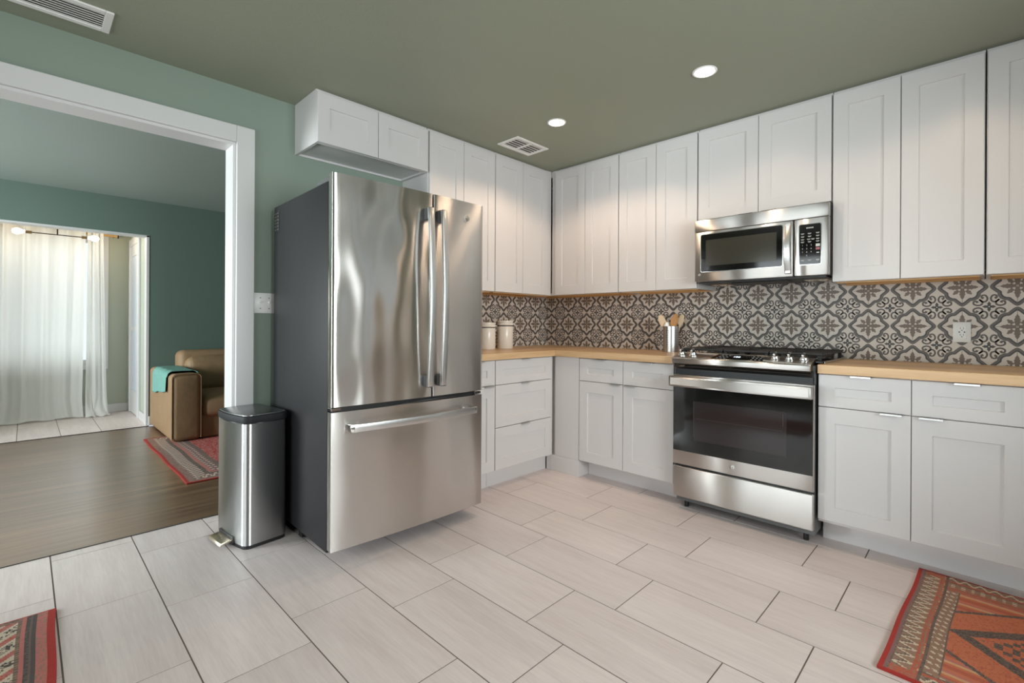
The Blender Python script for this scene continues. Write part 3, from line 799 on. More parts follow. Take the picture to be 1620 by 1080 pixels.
b = MB(); b.prism(dshape(BW, BD, 0.034, 0.012), 2, 0.018, 0.612); b.build('bin_body', M['bin_steel'], bt, world=False, sharp=40)
b = MB(); b.prism(dshape(BW, BD, 0.034, 0.012, sc=-0.002), 2, 0.0, 0.018); b.build('base_ring', M['black'], bt, world=False, sharp=40)
b = MB(); b.prism(dshape(BW, BD, 0.036, 0.012, sc=0.003), 2, 0.614, 0.648, bev=0.003); b.build('lid_rim', M['rim'], bt, world=False, sharp=40)
b = MB(); b.prism(dshape(BW, BD, 0.036, 0.012, sc=-0.002), 2, 0.648, 0.655, bev=0.0025); b.build('lid', mat('brushed_lid_steel', (0.30, 0.30, 0.30, 1), 0.3, 1.0), bt, world=False, sharp=40)
b = MB(); b.box(-0.090, 0.075, -BD / 2 - 0.016, -BD / 2 + 0.03, 0.006, 0.05, 0.004, 2); b.build('pedal_slot', M['black'], bt, world=False)
b = MB(); b.prism([(-BD / 2 - 0.072, 0.016), (-BD / 2 - 0.010, 0.024), (-BD / 2 - 0.010, 0.036), (-BD / 2 - 0.066, 0.030)], 0, -0.085, 0.070, bev=0.003)
b.build('pedal', M['pedal'], bt, world=False, sharp=30)

# ------------------------------------------------------------------ range
RX0, RX1 = 1.594, 2.335; RC = (RX0 + RX1) / 2
rt = thing('gas_range', 'stainless slide-in gas range with black oven glass set into the counter', 'stove', (RC, -0.35, 0))
b = MB(); b.box(RX0 + 0.004, RX1 - 0.004, -0.640, -0.02, 0.045, 0.905)
b.build('range_body', M['grey'], rt, smooth=False)
for x in (RX0 + 0.05, RX1 - 0.05):
    for y in (-0.60, -0.08):
        b = MB(); b.cyl((x, y, 0), (x, y, 0.046), 0.013); b.build('foot', M['black'], rt)
b = MB(); b.box(RX0 + 0.001, RX1 - 0.001, -0.684, -0.642, 0.078, 0.262, 0.006, 3)
b.build('warming_drawer', M['steel'], rt)
b = MB(); b.box(RX0 + 0.012, RX1 - 0.012, -0.664, -0.6405, 0.262, 0.274)
b.build('gap_trim', M['black'], rt, smooth=False)
b = MB(); b.box(RX0 + 0.01, RX1 - 0.01, -0.662, -0.6405, 0.812, 0.846)
b.build('gap_trim', M['black'], rt, smooth=False)
od = MB(); od.box(RX0, RX1, -0.686, -0.642, 0.274, 0.812, 0.005, 2)
od = od.build('oven_door', M['steel'], rt)
b = MB(); b.box(RX0 + 0.004, RX1 - 0.004, -0.6905, -0.6855, 0.357, 0.752, 0.001, 1); b.build('door_glass', M['glass_black'], od)
b = MB(); b.box(1.723, 2.214, -0.6911, -0.6904, 0.432, 0.662); b.build('inner_window', M['glass_in'], od, smooth=False)
b = MB(); b.box(1.722, 1.7255, -0.6916, -0.6908, 0.45, 0.66); b.box(2.196, 2.1985, -0.6916, -0.6908, 0.585, 0.65)
b.box(1.74, 2.195, -0.6914, -0.6909, 0.560, 0.5613)
b.build('rack_glint', M['slot'], od, smooth=False)
b = MB(); b.box(RX0 - 0.006, RX1 + 0.002, -0.738, -0.712, 0.744, 0.806, 0.004, 2)
b.box(RX0 + 0.006, RX1 - 0.012, -0.7400, -0.7375, 0.753, 0.797, 0.001, 1)
for x in (RX0 + 0.02, RX1 - 0.02): b.box(x - 0.016, x + 0.016, -0.714, -0.685, 0.752, 0.798, 0.003, 1)
b.build('handle', M['steel'], od)
b = MB(); badge(b, frame_mtx((1.943, -0.6862, 0.318), (1, 0, 0), (0, 0, 1)), 0.0145)
b.build('badge', [M['steel'], M['slot']], od)
# dark sloped fascia under the control panel
b = MB(); b.prism([(-0.690, 0.880), (-0.664, 0.846), (-0.60, 0.846), (-0.60, 0.880)], 0, RX0 + 0.004, RX1 - 0.012, bev=0.001)
b.build('lower_fascia', M['glass_black'], rt, sharp=20)
b = MB()
PX0, PX1 = RX0 - 0.002, RX1 - 0.014
b.prism([(-0.702, 0.8805), (-0.702, 0.9075), (-0.695, 0.9140), (-0.594, 0.9430), (-0.586, 0.9430), (-0.586, 0.8805)], 0, PX0, PX1, bev=0.002)
cp = b.build('control_panel', M['steel'], rt, sharp=25)
SL = (0.9430 - 0.9140) / (0.695 - 0.594)
def pz(y): return 0.9140 + (y + 0.695) * SL
nrm = Vector((0, -SL, 1)).normalized()
for xk in (1.628, 1.697, 2.145, 2.214, 2.280):
    k = MB(); y0 = -0.640; q = Vector((0, 0, 1)).rotation_difference(nrm).to_matrix().to_4x4()
    k.lathe([(0, 0), (0.024, 0), (0.024, 0.004), (0.0195, 0.006), (0.0175, 0.016), (0.015, 0.020), (0, 0.020)], n=28)
    k.box(-0.006, 0.006, -0.020, 0.020, 0.014, 0.036, 0.003, 2)
    xf(k, Matrix.Translation(Vector((xk, y0, pz(y0))) + nrm * 0.0004) @ q)
    k.build('knob', M['chrome'], cp, sharp=30)
b = MB()
yA, yB = -0.682, -0.606
b.poly([(1.815, yA, pz(yA) + 0.0008), (2.095, yA, pz(yA) + 0.0008), (2.075, yB, pz(yB) + 0.0008), (1.835, yB, pz(yB) + 0.0008)])
dp = b.build('display_panel', M['glass_black'], cp, smooth=False)
b = MB(); e = 0.0014
for k in range(5):
    for x in (1.845 + 0.004 * k, 2.03 - 0.0 * k):
        if k % 2 == 0:
            for dx in (0, 0.02, 0.04): b.box(x + dx, x + dx + 0.010, -0.672 + 0.012 * k, -0.669 + 0.012 * k, pz(-0.6705 + 0.012 * k) + 0.0004, pz(-0.669 + 0.012 * k) + e)
b.build('display_marks', M['print'], dp, smooth=False)
b = MB()
text_bm(b, '100', 0.026, frame_mtx((1.948, -0.640, pz(-0.640) + 0.0011), (1, 0, 0), (0, 1, SL)), 0, 0.0003)
b.build('display_digits', M['lcd'], dp, smooth=False)
# cooktop, burners, grates
b = MB(); b.box(RX0 - 0.018, RX1 + 0.020, -0.583, -0.016, 0.9155, 0.9265, 0.003, 2)
ck = b.build('cooktop', M['glass_black'], rt)
for xa in (RX1 + 0.0205, RX0 - 0.0225):
    b = MB(); b.box(xa, xa + 0.002, -0.57, -0.018, 0.9155, 0.925)
    b.build('side_flange', M['steel'], ck, smooth=False)
for (x, y, r_) in ((1.735, -0.42, 0.045), (1.735, -0.16, 0.036), (1.965, -0.29, 0.05), (2.19, -0.42, 0.05), (2.19, -0.16, 0.036)):
    b = MB(); b.lathe([(0, 0), (r_ + 0.012, 0), (r_ + 0.008, 0.006), (r_, 0.008), (r_ * 0.95, 0.016), (0, 0.017)], (x, y, 0.9267), 28)
    b.build('burner', M['iron'], ck)
for gx0, gx1 in ((1.590, 1.835), (1.840, 2.085), (2.090, 2.340)):
    b = MB(); z0, z1 = 0.953, 0.967
    for y in (-0.548, -0.295, -0.042): b.box(gx0, gx1, y - 0.006, y + 0.006, z0, z1, 0.003, 1)
    for x in (gx0 + 0.007, gx1 - 0.007): b.box(x - 0.006, x + 0.006, -0.545, -0.045, z0 - 0.002, z1 - 0.002, 0.003, 1)
    for k in range(9):
        y = -0.505 + 0.053 * k
        if abs(y + 0.295) < 0.02: continue
        b.box(gx0 - 0.002, gx0 + 0.075, y - 0.0045, y + 0.0045, z0 - 0.001, z1 + 0.001, 0.003, 1)
        b.box(gx1 - 0.075, gx1 + 0.002, y - 0.0045, y + 0.0045, z0 - 0.001, z1 + 0.001, 0.003, 1)
    for x in (gx0 + 0.012, gx1 - 0.012):
        for y in (-0.54, -0.05): b.box(x - 0.008, x + 0.008, y - 0.008, y + 0.008, 0.9266, z0 + 0.002)
    b.build('grate', M['iron'], ck)

# ------------------------------------------------------------------ microwave
X0, X1, Z0, Z1, YF = 1.598, 2.339, 1.392, 1.786, -0.398
mt_ = thing('microwave', 'stainless over-the-range microwave with black keypad hung beneath the short cabinet', 'microwave', ((X0 + X1) / 2, -0.2, Z0))
b = MB(); b.box(X0 + 0.002, X1 - 0.002, -0.365, -0.013, Z0, Z1 + 0.0, 0.002, 1)
b.build('microwave_body', M['fr_side'], mt_)
b = MB(); b.prism([(-0.366, Z1), (-0.404, Z1 - 0.004), (-0.402, Z1 - 0.078), (-0.366, Z1 - 0.078)], 0, X0, X1, bev=0.003)
b.build('vent_strip', M['steel'], mt_, sharp=25)
md = MB(); md.box(X0, 2.168, -0.400, -0.366, Z0 - 0.004, Z1 - 0.080, 0.005, 2)
md = md.build('door', M['steel'], mt_)
def rrect(x0, x1, z0, z1, r, n=5):
    pts = []
    for cx, cz, a0 in ((x1 - r, z1 - r, 0), (x0 + r, z1 - r, PI / 2), (x0 + r, z0 + r, PI), (x1 - r, z0 + r, 1.5 * PI)):
        for k in range(n + 1): a = a0 + PI / 2 * k / n; pts.append((cx + r * math.cos(a), cz + r * math.sin(a)))
    return pts
b = MB(); b.prism(rrect(1.636, 2.116, 1.446, 1.690, 0.012), 1, -0.4025, -0.400, bev=0.0008); b.build('glass_bezel', M['chrome'], md, sharp=20)
b = MB(); b.prism(rrect(1.640, 2.112, 1.450, 1.686, 0.010), 1, -0.4042, -0.4020); b.build('door_glass', M['glass_black'], md, sharp=20)
b = MB(); b.prism(rrect(1.672, 2.082, 1.486, 1.650, 0.003), 1, -0.4049, -0.4040); b.build('inner_window', M['glass_mw'], md, sharp=20)
b = MB(); N = 16; o2 = []
for i in range(N + 1):
    t_ = i / N; o2.append((-0.414 - 0.030 * math.sin(PI * t_), 1.402 + 0.290 * t_))
o2 = o2 + [(y + 0.012, z) for y, z in reversed(o2)]
b.prism(o2, 0, 2.127, 2.160, bev=0.003)
for z in (1.414, 1.680): b.box(2.130, 2.157, -0.420, -0.399, z - 0.010, z + 0.010, 0.002, 1)
b.build('handle', M['handle'], md, sharp=30)
b = MB(); badge(b, frame_mtx((1.629, -0.4002, 1.432), (1, 0, 0), (0, 0, 1)), 0.0085)
b.build('badge', [M['print'], M['slot']], md)
cpn = MB(); cpn.box(2.171, X1, -0.400, -0.366, Z0 - 0.004, Z1 - 0.080, 0.005, 2); cpn = cpn.build('control_panel', M['steel'], mt_)
b = MB(); b.prism(rrect(2.194, 2.306, 1.446, 1.676, 0.010), 1, -0.4025, -0.400, bev=0.0008); b.build('keypad_bezel', M['chrome'], cpn, sharp=20)
b = MB(); b.prism(rrect(2.198, 2.302, 1.450, 1.672, 0.008), 1, -0.4042, -0.4020); kp = b.build('keypad', M['glass_black'], cpn, sharp=20)
b = MB()
def key(x, z, w, h, mi=0): b.box(x - w / 2, x + w / 2, -0.4047, -0.4040, z - h / 2, z + h / 2, mi=mi)
for k in range(4): key(2.236 + 0.009 * k, 1.652, 0.006, 0.007)
for z, xs in ((1.622, (2.214, 2.248, 2.287)), (1.606, (2.214, 2.248, 2.287)), (1.590, (2.214, 2.244, 2.264, 2.287)), (1.576, (2.214, 2.248, 2.287)), (1.474, (2.214, 2.248, 2.287))):
    for x in xs: key(x, z, 0.017, 0.0022); key(x, z - 0.004, 0.012, 0.0018)
digits = ['123', '456', '789', ' 0 ']
for r_, row in enumerate(digits):
    for c_i, ch in enumerate(row):
        if ch != ' ': text_bm(b, ch, 0.011, frame_mtx((2.214 + 0.021 * c_i, -0.4042, 1.556 - 0.019 * r_), (1, 0, 0), (0, 0, 1)), 0, 0.0004)
key(2.288, 1.553, 0.020, 0.015); key(2.288, 1.534, 0.020, 0.013, 1); key(2.288, 1.512, 0.013, 0.006)
b.build('key_print', [M['print'], M['print_red']], kp, smooth=False)
b = MB(); b.box(X0 + 0.02, X1 - 0.02, -0.36, -0.02, Z0 - 0.012, Z0 - 0.0005); b.box(1.80, 2.11, -0.33, -0.20, Z0 - 0.020, Z0 - 0.005, 0.004, 1)
ub = b.build('underside', M['black'], mt_)
for xa, xb_ in ((1.625, 1.735), (2.175, 2.295)):
    b = MB(); b.box(xa, xb_, -0.20, -0.06, Z0 - 0.0145, Z0 - 0.0118, 0.001, 1); b.build('grease_filter', M['filter'], ub)

# ------------------------------------------------------------------ small things on the counters
def canister(label, x, y, h, r):
    z = 0.9143
    t = thing('canister', label, 'canister', (x, y, z), 0, 'lidded ceramic canisters')
    b = MB(); b.lathe([(0, 0), (r * 0.95, 0), (r, 0.006), (r, h * 0.78), (r * 0.97, h * 0.80), (0, h * 0.80)], (x, y, z), 36)
    b.build('jar', M['ceramic'], t)
    b = MB(); b.lathe([(0, h * 0.83), (r * 1.02, h * 0.83), (r * 1.05, h * 0.86), (r * 1.05, h * 0.90), (r * 0.98, h * 0.915), (r * 0.98, h * 0.93), (r * 1.04, h * 0.945), (r * 1.04, h * 0.99), (r * 0.9, h), (0, h)], (x, y, z), 36)
    b.build('lid', M['ceramic'], t)
    b = MB(); b.lathe([(r * 0.99, h * 0.795), (r * 1.0, h * 0.795), (r * 1.0, h * 0.832), (r * 0.99, h * 0.832), (r * 0.99, h * 0.795)], (x, y, z), 36)
    b.build('seal_ring', M['slot'], t)
    b = MB(); d = Vector((0.75, 0.66, 0)).normalized(); p = Vector((x, y, z))
    b.tube([p + d * (r * 1.03) + Vector((0, 0, h * 0.90)), p + d * (r * 1.15) + Vector((0, 0, h * 0.86)), p + d * (r * 1.18) + Vector((0, 0, h * 0.76)), p + d * (r * 1.03) + Vector((0, 0, h * 0.68))], 0.004, 8)
    b.build('clasp', M['handle'], t)
canister('white ceramic clasp-lid canister nearer the corner', 0.214, -0.76, 0.222, 0.063)
canister('white ceramic clasp-lid canister half hidden by the refrigerator', 0.190, -0.930, 0.205, 0.063)
ux, uy, uz, ur, uh = 1.322, -0.165, 0.9143, 0.054, 0.185
t = thing('utensil_holder', 'perforated steel utensil holder standing beside the range', 'utensil holder', (ux, uy, uz))
b = MB(); b.lathe([(0, 0), (ur, 0), (ur, uh), (ur - 0.0015, uh), (ur - 0.0015, 0.002), (0, 0.002)], (ux, uy, uz), 48)
for k in range(44):
    a = 2 * PI * k / 44
    if (k // 4) % 2: continue
    for j in range(11):
        z = uz + 0.03 + 0.0125 * j
        c = Vector((ux + (ur + 0.0004) * math.cos(a), uy + (ur + 0.0004) * math.sin(a), z)); tx = Vector((-math.sin(a), math.cos(a), 0))
        b.poly([c + tx * 0.0022 * math.cos(q * PI / 4) + Vector((0, 0, 0.0022 * math.sin(q * PI / 4))) for q in range(8)], 1)
b.build('perforated_cup', [M['cup_steel'], M['slot']], t)
def spoon(name, label, mt, p0, p1, hw, hl, slot=False):
    p0, p1 = Vector(p0), Vector(p1); d = (p1 - p0).normalized()
    side = Vector((0.72, 0.69, 0)).cross(d).cross(d) * -1
    side = Vector((0.72, 0.69, 0)); side = (side - d * side.dot(d)).normalized(); nz = d.cross(side)
    b = MB(); n = 14
    L_ = (p1 - p0).length; st = L_ - hl
    prof = [(0, 0.0045), (st * 0.6, 0.005), (st * 0.95, 0.006)]
    for k in range(n + 1):
        a = PI * (1 - k / n); u = st + hl * (0.5 - 0.5 * math.cos(PI * k / n)); w = max(0.004, hw * math.sin(PI * (0.12 + 0.88 * k / n)) ** 0.75) if k < n else 0.004
        prof.append((u, w))
    rings = []
    for u, w in prof:
        th = 0.0045 if u <= st else 0.0035
        c = p0 + d * u
        rings.append([b.bm.verts.new(c + side * w * math.cos(2 * PI * q / 12) + nz * min(w, th) * math.sin(2 * PI * q / 12)) for q in range(12)])
    for A, B in zip(rings, rings[1:]):
        for q in range(12): b.bm.faces.new([A[q], A[(q + 1) % 12], B[(q + 1) % 12], B[q]])
    b.bm.faces.new(rings[0]); b.bm.faces.new(rings[-1])
    o = b.build(name, mt, normals=True, sharp=60)
    return tag(o, label, 'utensil')
spoon('wooden_spoon', 'pale wooden spoon leaning left in the steel utensil holder', M['spoon1'], (1.345, -0.155, 0.922), (1.256, -0.206, 1.180), 0.026, 0.085)
spoon('wooden_spatula', 'honey brown wooden spatula leaning right in the steel utensil holder', M['spoon2'], (1.300, -0.190, 0.922), (1.364, -0.168, 1.190), 0.025, 0.10)
spoon('wooden_spoon', 'pale grey spoon behind the honey brown spatula, rightmost in the holder', M['spoon1'], (1.330, -0.138, 0.922), (1.384, -0.112, 1.186), 0.021, 0.08)
spoon('serving_spoon', 'short pale utensil upright in the middle of the steel holder', M['ceramic'], (1.312, -0.19, 0.922), (1.306, -0.195, 1.128), 0.02, 0.06)

# outlet and switch plates
t = thing('outlet', 'white wall outlet with two sockets on the patterned tile backsplash', 'outlet', (2.857, -0.0105, 1.08))
b = MB(); b.box(2.822, 2.892, -0.0165, -0.0106, 1.027, 1.133, 0.002, 2); b.build('cover_plate', M['plate'], t)
b = MB(); b.box(2.840, 2.874, -0.0185, -0.0163, 1.046, 1.114, 0.001, 1); rc = b.build('receptacle', M['plate'], t)
b = MB()
for zc_ in (1.063, 1.097):
    for dx in (-0.006, 0.006): b.box(2.857 + dx - 0.001, 2.857 + dx + 0.001, -0.0188, -0.0184, zc_ - 0.0005, zc_ + 0.008)
    b.box(2.8545, 2.8595, -0.0188, -0.0184, zc_ - 0.009, zc_ - 0.005)
for dx in (-0.010, 0.010): b.box(2.857 + dx - 0.0028, 2.857 + dx + 0.0028, -0.0188, -0.0184, 1.0775, 1.0835)
b.build('socket_slots', M['slot'], rc, smooth=False)
t = thing('light_switch', 'white double switch plate between doorway casing and refrigerator', 'switch', (0.001, -2.492, 1.22))
b = MB(); b.box(0.0005, 0.0065, -2.546, -2.432, 1.163, 1.278, 0.002, 2); b.build('cover_plate', M['plate'], t)
for yc in (-2.512, -2.466):
    b = MB(); b.box(0.0062, 0.0075, yc - 0.005, yc + 0.005, 1.208, 1.232); b.box(0.0075, 0.017, yc - 0.0035, yc + 0.0035, 1.222, 1.230, 0.001, 1)
    b.build('toggle', M['plate'], t)
    b = MB()
    for z in (1.19, 1.25): b.cyl((0.0062, yc, z), (0.0072, yc, z), 0.003, 10)
    b.build('screw', M['slot'], t)

# ------------------------------------------------------------------ ceiling fittings
def downlight(label, x, y, power):
    t = thing('downlight', label, 'ceiling light', (x, y, H), 0, 'recessed ceiling lights')
    b = MB(); b.lathe([(0.048, -0.0005), (0.060, -0.0005), (0.060, -0.003), (0.055, -0.006), (0.048, -0.004), (0.048, -0.0005)], (x, y, H), 40)
    b.build('trim_ring', M['plate'], t)
    b = MB(); b.lathe([(0, -0.0008), (0.0475, -0.0008), (0.0475, -0.0035), (0, -0.0035)], (x, y, H), 40)
    b.build('lens', M['lamp'], t)
    d = bpy.data.lights.new('downlight_beam', 'SPOT'); d.energy = power; d.color = WARM; d.spot_size = math.radians(146); d.spot_blend = 0.35; d.shadow_soft_size = 0.045
    o = bpy.data.objects.new('downlight_beam', d); COL.objects.link(o); o.location = (x, y, H - 0.012); o.parent = None
    return t
downlight('round recessed ceiling light nearest the ceiling vent', 0.975, -1.056, 33)
downlight('round recessed ceiling light in front of the microwave', 1.914, -1.015, 11)
downlight('round recessed ceiling light above the right counter, over the top edge of the photo', 2.853, -0.985, 10)
downlight('round recessed ceiling light nearest the side window, beyond the photo', 3.790, -0.960, 11)
def vent(label, cx, cy, lx, ly, along, n, halves, cat_='vent'):
    """rectangular ceiling register; slats run along 'x' or 'y'"""
    t = thing('ceiling_vent', label, cat_, (cx, cy, H))
    z1 = H - 0.0005; fw = 0.028
    b = MB()
    for q in ((cx - lx / 2, cx + lx / 2, cy - ly / 2, cy - ly / 2 + fw), (cx - lx / 2, cx + lx / 2, cy + ly / 2 - fw, cy + ly / 2), (cx - lx / 2, cx - lx / 2 + fw, cy - ly / 2 + fw, cy + ly / 2 - fw), (cx + lx / 2 - fw, cx + lx / 2, cy - ly / 2 + fw, cy + ly / 2 - fw)):
        b.box(*q, z1 - 0.008, z1, 0.002, 1)
    if halves:
        if along == 'x': b.box(cx - 0.010, cx + 0.010, cy - ly / 2 + fw, cy + ly / 2 - fw, z1 - 0.007, z1)
        else: b.box(cx - lx / 2 + fw, cx + lx / 2 - fw, cy - 0.010, cy + 0.010, z1 - 0.007, z1)
    b.build('frame', M['plate'], t)
    b = MB(); b.box(cx - lx / 2 + 0.01, cx + lx / 2 - 0.01, cy - ly / 2 + 0.01, cy + ly / 2 - 0.01, z1 - 0.0012, z1)
    b.build('duct_backing', M['duct'], t, smooth=False)
    b = MB()
    for k in range(n):
        f_ = (k + 0.5) / n
        if along == 'x':
            y = cy - ly / 2 + fw + (ly - 2 * fw) * f_; R_ = Matrix.Rotation(math.radians(12), 3, 'X'); w = (ly - 2 * fw) / n * 0.60
            b.box(cx - lx / 2 + fw, cx + lx / 2 - fw, y - w / 2, y + w / 2, z1 - 0.0052, z1 - 0.0042, rot=R_)
        else:
            x = cx - lx / 2 + fw + (lx - 2 * fw) * f_; R_ = Matrix.Rotation(math.radians(12), 3, 'Y'); w = (lx - 2 * fw) / n * 0.60
            b.box(x - w / 2, x + w / 2, cy - ly / 2 + fw, cy + ly / 2 - fw, z1 - 0.0052, z1 - 0.0042, rot=R_)
    b.build('louvers', M['plate'], t, smooth=False)
vent('small white two-section ceiling vent near the cabinet corner', 0.540, -0.907, 0.205, 0.330, 'y', 5, True)
vent('long white slatted ceiling vent above the doorway', 0.228, -3.54, 0.195, 0.70, 'y', 7, True)

# ------------------------------------------------------------------ rugs (woven cell by cell)
RUG = {'red': rgb(168, 52, 44), 'rust': rgb(178, 94, 72), 'orange': rgb(194, 112, 80), 'grey': rgb(112, 95, 86), 'dark': rgb(88, 77, 73), 'cream': rgb(204, 186, 164),
       'taupe': rgb(150, 118, 100), 'pink': rgb(186, 112, 104), 'plum': rgb(132, 100, 98), 'sand': rgb(200, 158, 116), 'blue': rgb(84, 88, 104)}
RK = list(RUG)
for k in RK: M['rug_' + k] = mat('wool_' + k, RUG[k], 0.95, bump=0.5, bscale=240, noise=0.16, nscale=70)
def rug(name, label, cat_, fn, corner, rz, w, l, cell, th=0.007, wave=0.0):
    """fn(u,v) -> colour key; u along local x (0..w), v along local y (0..l)"""
    o = thing(name, label, cat_, (corner[0], corner[1], 0.0), rz)
    nu, nv = int(w / cell), int(l / cell)
    b = MB()
    def zz(u, v):
        return th + wave * (0.5 + 0.5 * math.sin(u * 9 + 1.3) * math.sin(v * 7 + 0.4))
    def ed(u, v):
        return (u + 0.0022 * math.sin(v * 11), v + 0.003 * math.sin(u * 9 + 1))
    V = [[b.bm.verts.new((*ed(w * i / nu, l * j / nv), zz(w * i / nu, l * j / nv))) for j in range(nv + 1)] for i in range(nu + 1)]
    for i in range(nu):
        for j in range(nv):
            f = b.bm.faces.new([V[i][j], V[i + 1][j], V[i + 1][j + 1], V[i][j + 1]])
            f.material_index = RK.index(fn((i + 0.5) * w / nu, (j + 0.5) * l / nv))
    bnd = [V[i][0] for i in range(nu + 1)] + [V[nu][j] for j in range(1, nv + 1)] + [V[i][nv] for i in range(nu - 1, -1, -1)] + [V[0][j] for j in range(nv - 1, 0, -1)]
    lo = [b.bm.verts.new((v.co.x, v.co.y, 0.0006)) for v in bnd]
    for k in range(len(bnd)):
        k2 = (k + 1) % len(bnd)
        f = b.bm.faces.new([bnd[k], lo[k], lo[k2], bnd[k2]]); f.material_index = 0
    b.bm.faces.new(list(reversed(lo)))
    return b.build('pile', [M['rug_' + k] for k in RK], o, world=False, normals=True, sharp=60)
def tri(x, p): return abs(((x / p) % 1.0) * 2 - 1)
def kilim(u, v, W_, rnd=random.Random(5)):
    """runner by the counter: u = distance from the bound short end, v = across (0..W_)"""
    e = min(v, W_ - v); j = rnd.random()
    if u < 0.015 or e < 0.011: return 'red'
    if u < 0.021: return 'plum'
    if u < 0.027: return 'grey' if j < 0.7 else 'taupe'
    far = W_ - v < 0.145
    if u < 0.076 and e > 0.05:
        t_ = (u - 0.027) / 0.049; z = tri(v, 0.045)
        return 'cream' if abs(z - t_) < 0.17 else ('grey' if 0.17 < z - t_ < 0.42 else 'taupe')
    if u < 0.084: return 'rust' if j < 0.8 else 'taupe'
    if u < 0.090: return 'taupe' if j < 0.8 else 'rust'
    if u < 0.096: return 'rust' if j < 0.85 else 'sand'
    if u < 0.103: return 'grey' if j < 0.85 else 'dark'
    if v < 0.085 or far:
        w = W_ - v if far else v
        if w < 0.050: return 'cream' if abs(tri(u, 0.045) - (w - 0.011) / 0.039) < 0.17 else ('grey' if j < 0.3 else 'taupe')
        if w < 0.062: return 'rust'
        if w < 0.072: return 'grey' if j < 0.8 else 'taupe'
        if w < 0.110: return 'cream' if (tri(u, 0.03) > 0.6 and tri(w, 0.018) > 0.5) else 'taupe'
        return 'rust' if j < 0.7 else 'taupe'
    if u < 0.142:
        return 'cream' if (tri(v, 0.036) > 0.62 and tri(u - 0.103 + v * 0.5, 0.020) > 0.45) else 'taupe'
    if u < 0.146: return 'grey'
    q = u - 0.146; c = abs(v - 0.4265)
    q = q if q < 0.62 else max(0.0, 1.24 - q)
    d1 = c - 0.85 * q - 0.006; d2 = c - (0.155 + 0.75 * q)
    if d2 > 0.020: return ['rust', 'orange', 'sand', 'pink', 'orange', 'rust'][int(v * 75) % 6]
    if d2 > 0.0: return 'dark' if j < 0.45 else 'grey'
    if d1 > 0.0: return 'orange' if j < 0.8 else 'rust'
    if d1 > -0.052: return 'grey' if j < 0.5 else 'dark'
    if d1 < -0.075 and (int(q / 0.022) + int(c / 0.022)) % 2: return 'grey' if j < 0.6 else 'dark'
    return 'orange' if j < 0.75 else 'rust'
rug('runner_rug', 'rust orange kilim runner on the floor by the right base cabinet', 'rug', lambda u, v: kilim(u, v, 0.92), (2.693, -1.509), math.radians(-2.5), 1.75, 0.92, 0.0045, 0.007, 0.004)
def redrug(u, v, rnd=random.Random(9)):
    """rug at the lower left: bands run parallel to its long side (v = distance from that side)"""
    j = rnd.random()
    if u < 0.008 or v < 0.022: return 'red'
    if v < 0.052: return 'pink' if j < 0.75 else 'taupe'
    if v < 0.058: return 'dark'
    if v < 0.068: return 'grey'
    if v < 0.078: return 'dark' if j < 0.8 else 'grey'
    if v < 0.088: return 'pink'
    if v < 0.100: return 'grey' if (u * 100) % 1.5 < 0.8 else 'taupe'
    if u < 0.03: return 'taupe' if j < 0.5 else 'grey'
    if v < 0.205:
        t_ = (v - 0.10) / 0.105
        uu = (u - 0.10 * t_) % 0.115
        k = uu / 0.115
        if k < 0.28: return 'rust' if j < 0.3 else 'pink'
        if k < 0.42: return 'cream'
        if 0.42 <= k < 0.80: return 'dark' if (tri(v + uu * 0.5, 0.030) > 0.52 and j < 0.8) else ('grey' if j < 0.35 else 'cream')
        return 'cream'
    if v < 0.225: return 'pink' if j < 0.8 else 'sand'
    if v < 0.255: return 'dark' if (u * 60) % 1 < 0.5 else 'plum'
    if v < 0.275: return 'plum' if j < 0.7 else 'pink'
    w = (v - 0.275)
    return ['red', 'pink', 'plum', 'rust'][int((w * 9 + tri(u, 0.2) * 1.2)) % 4]
rug('area_rug', 'red and grey patterned rug corner in the lower left of the photo', 'rug', lambda u, v: redrug(v, u), (0.394 - 0.0, -3.361), math.radians(-90 - 2), 0.80, 1.3, 0.0055, 0.007, 0.002)
def livrug(u, v, rnd=random.Random(11)):
    j = rnd.random()
    e = min(u, 1.74 - u, v, 2.2 - v)
    s = v if e == u or e == 1.74 - u else u
    if e < 0.02: return 'red'
    if e < 0.06: return 'taupe' if j < 0.6 else 'plum'
    if e < 0.14: return 'cream' if abs(tri(s, 0.05) - (e - 0.06) / 0.08) < 0.22 else 'plum'
    if e < 0.17: return 'grey' if j < 0.7 else 'dark'
    if e < 0.20: return 'pink' if j < 0.7 else 'taupe'
    if e < 0.26: return 'cream' if (tri(s, 0.06) > 0.6 and tri(e, 0.03) > 0.5) else 'plum'
    if e < 0.29: return 'grey' if j < 0.7 else 'plum'
    d = abs((u - 0.87)) * 1.2 + abs(((v - 0.3) % 0.9) - 0.45)
    if d < 0.20: return 'blue' if j < 0.8 else 'dark'
    if d < 0.30: return 'red' if j < 0.6 else 'rust'
    return 'pink' if j < 0.6 else 'red'
rug('living_rug', 'faded red patterned rug under the tan sofa in the next room', 'rug', livrug, (-2.68, -2.668), 0.0, 1.74, 2.2, 0.010, 0.007, 0.002)

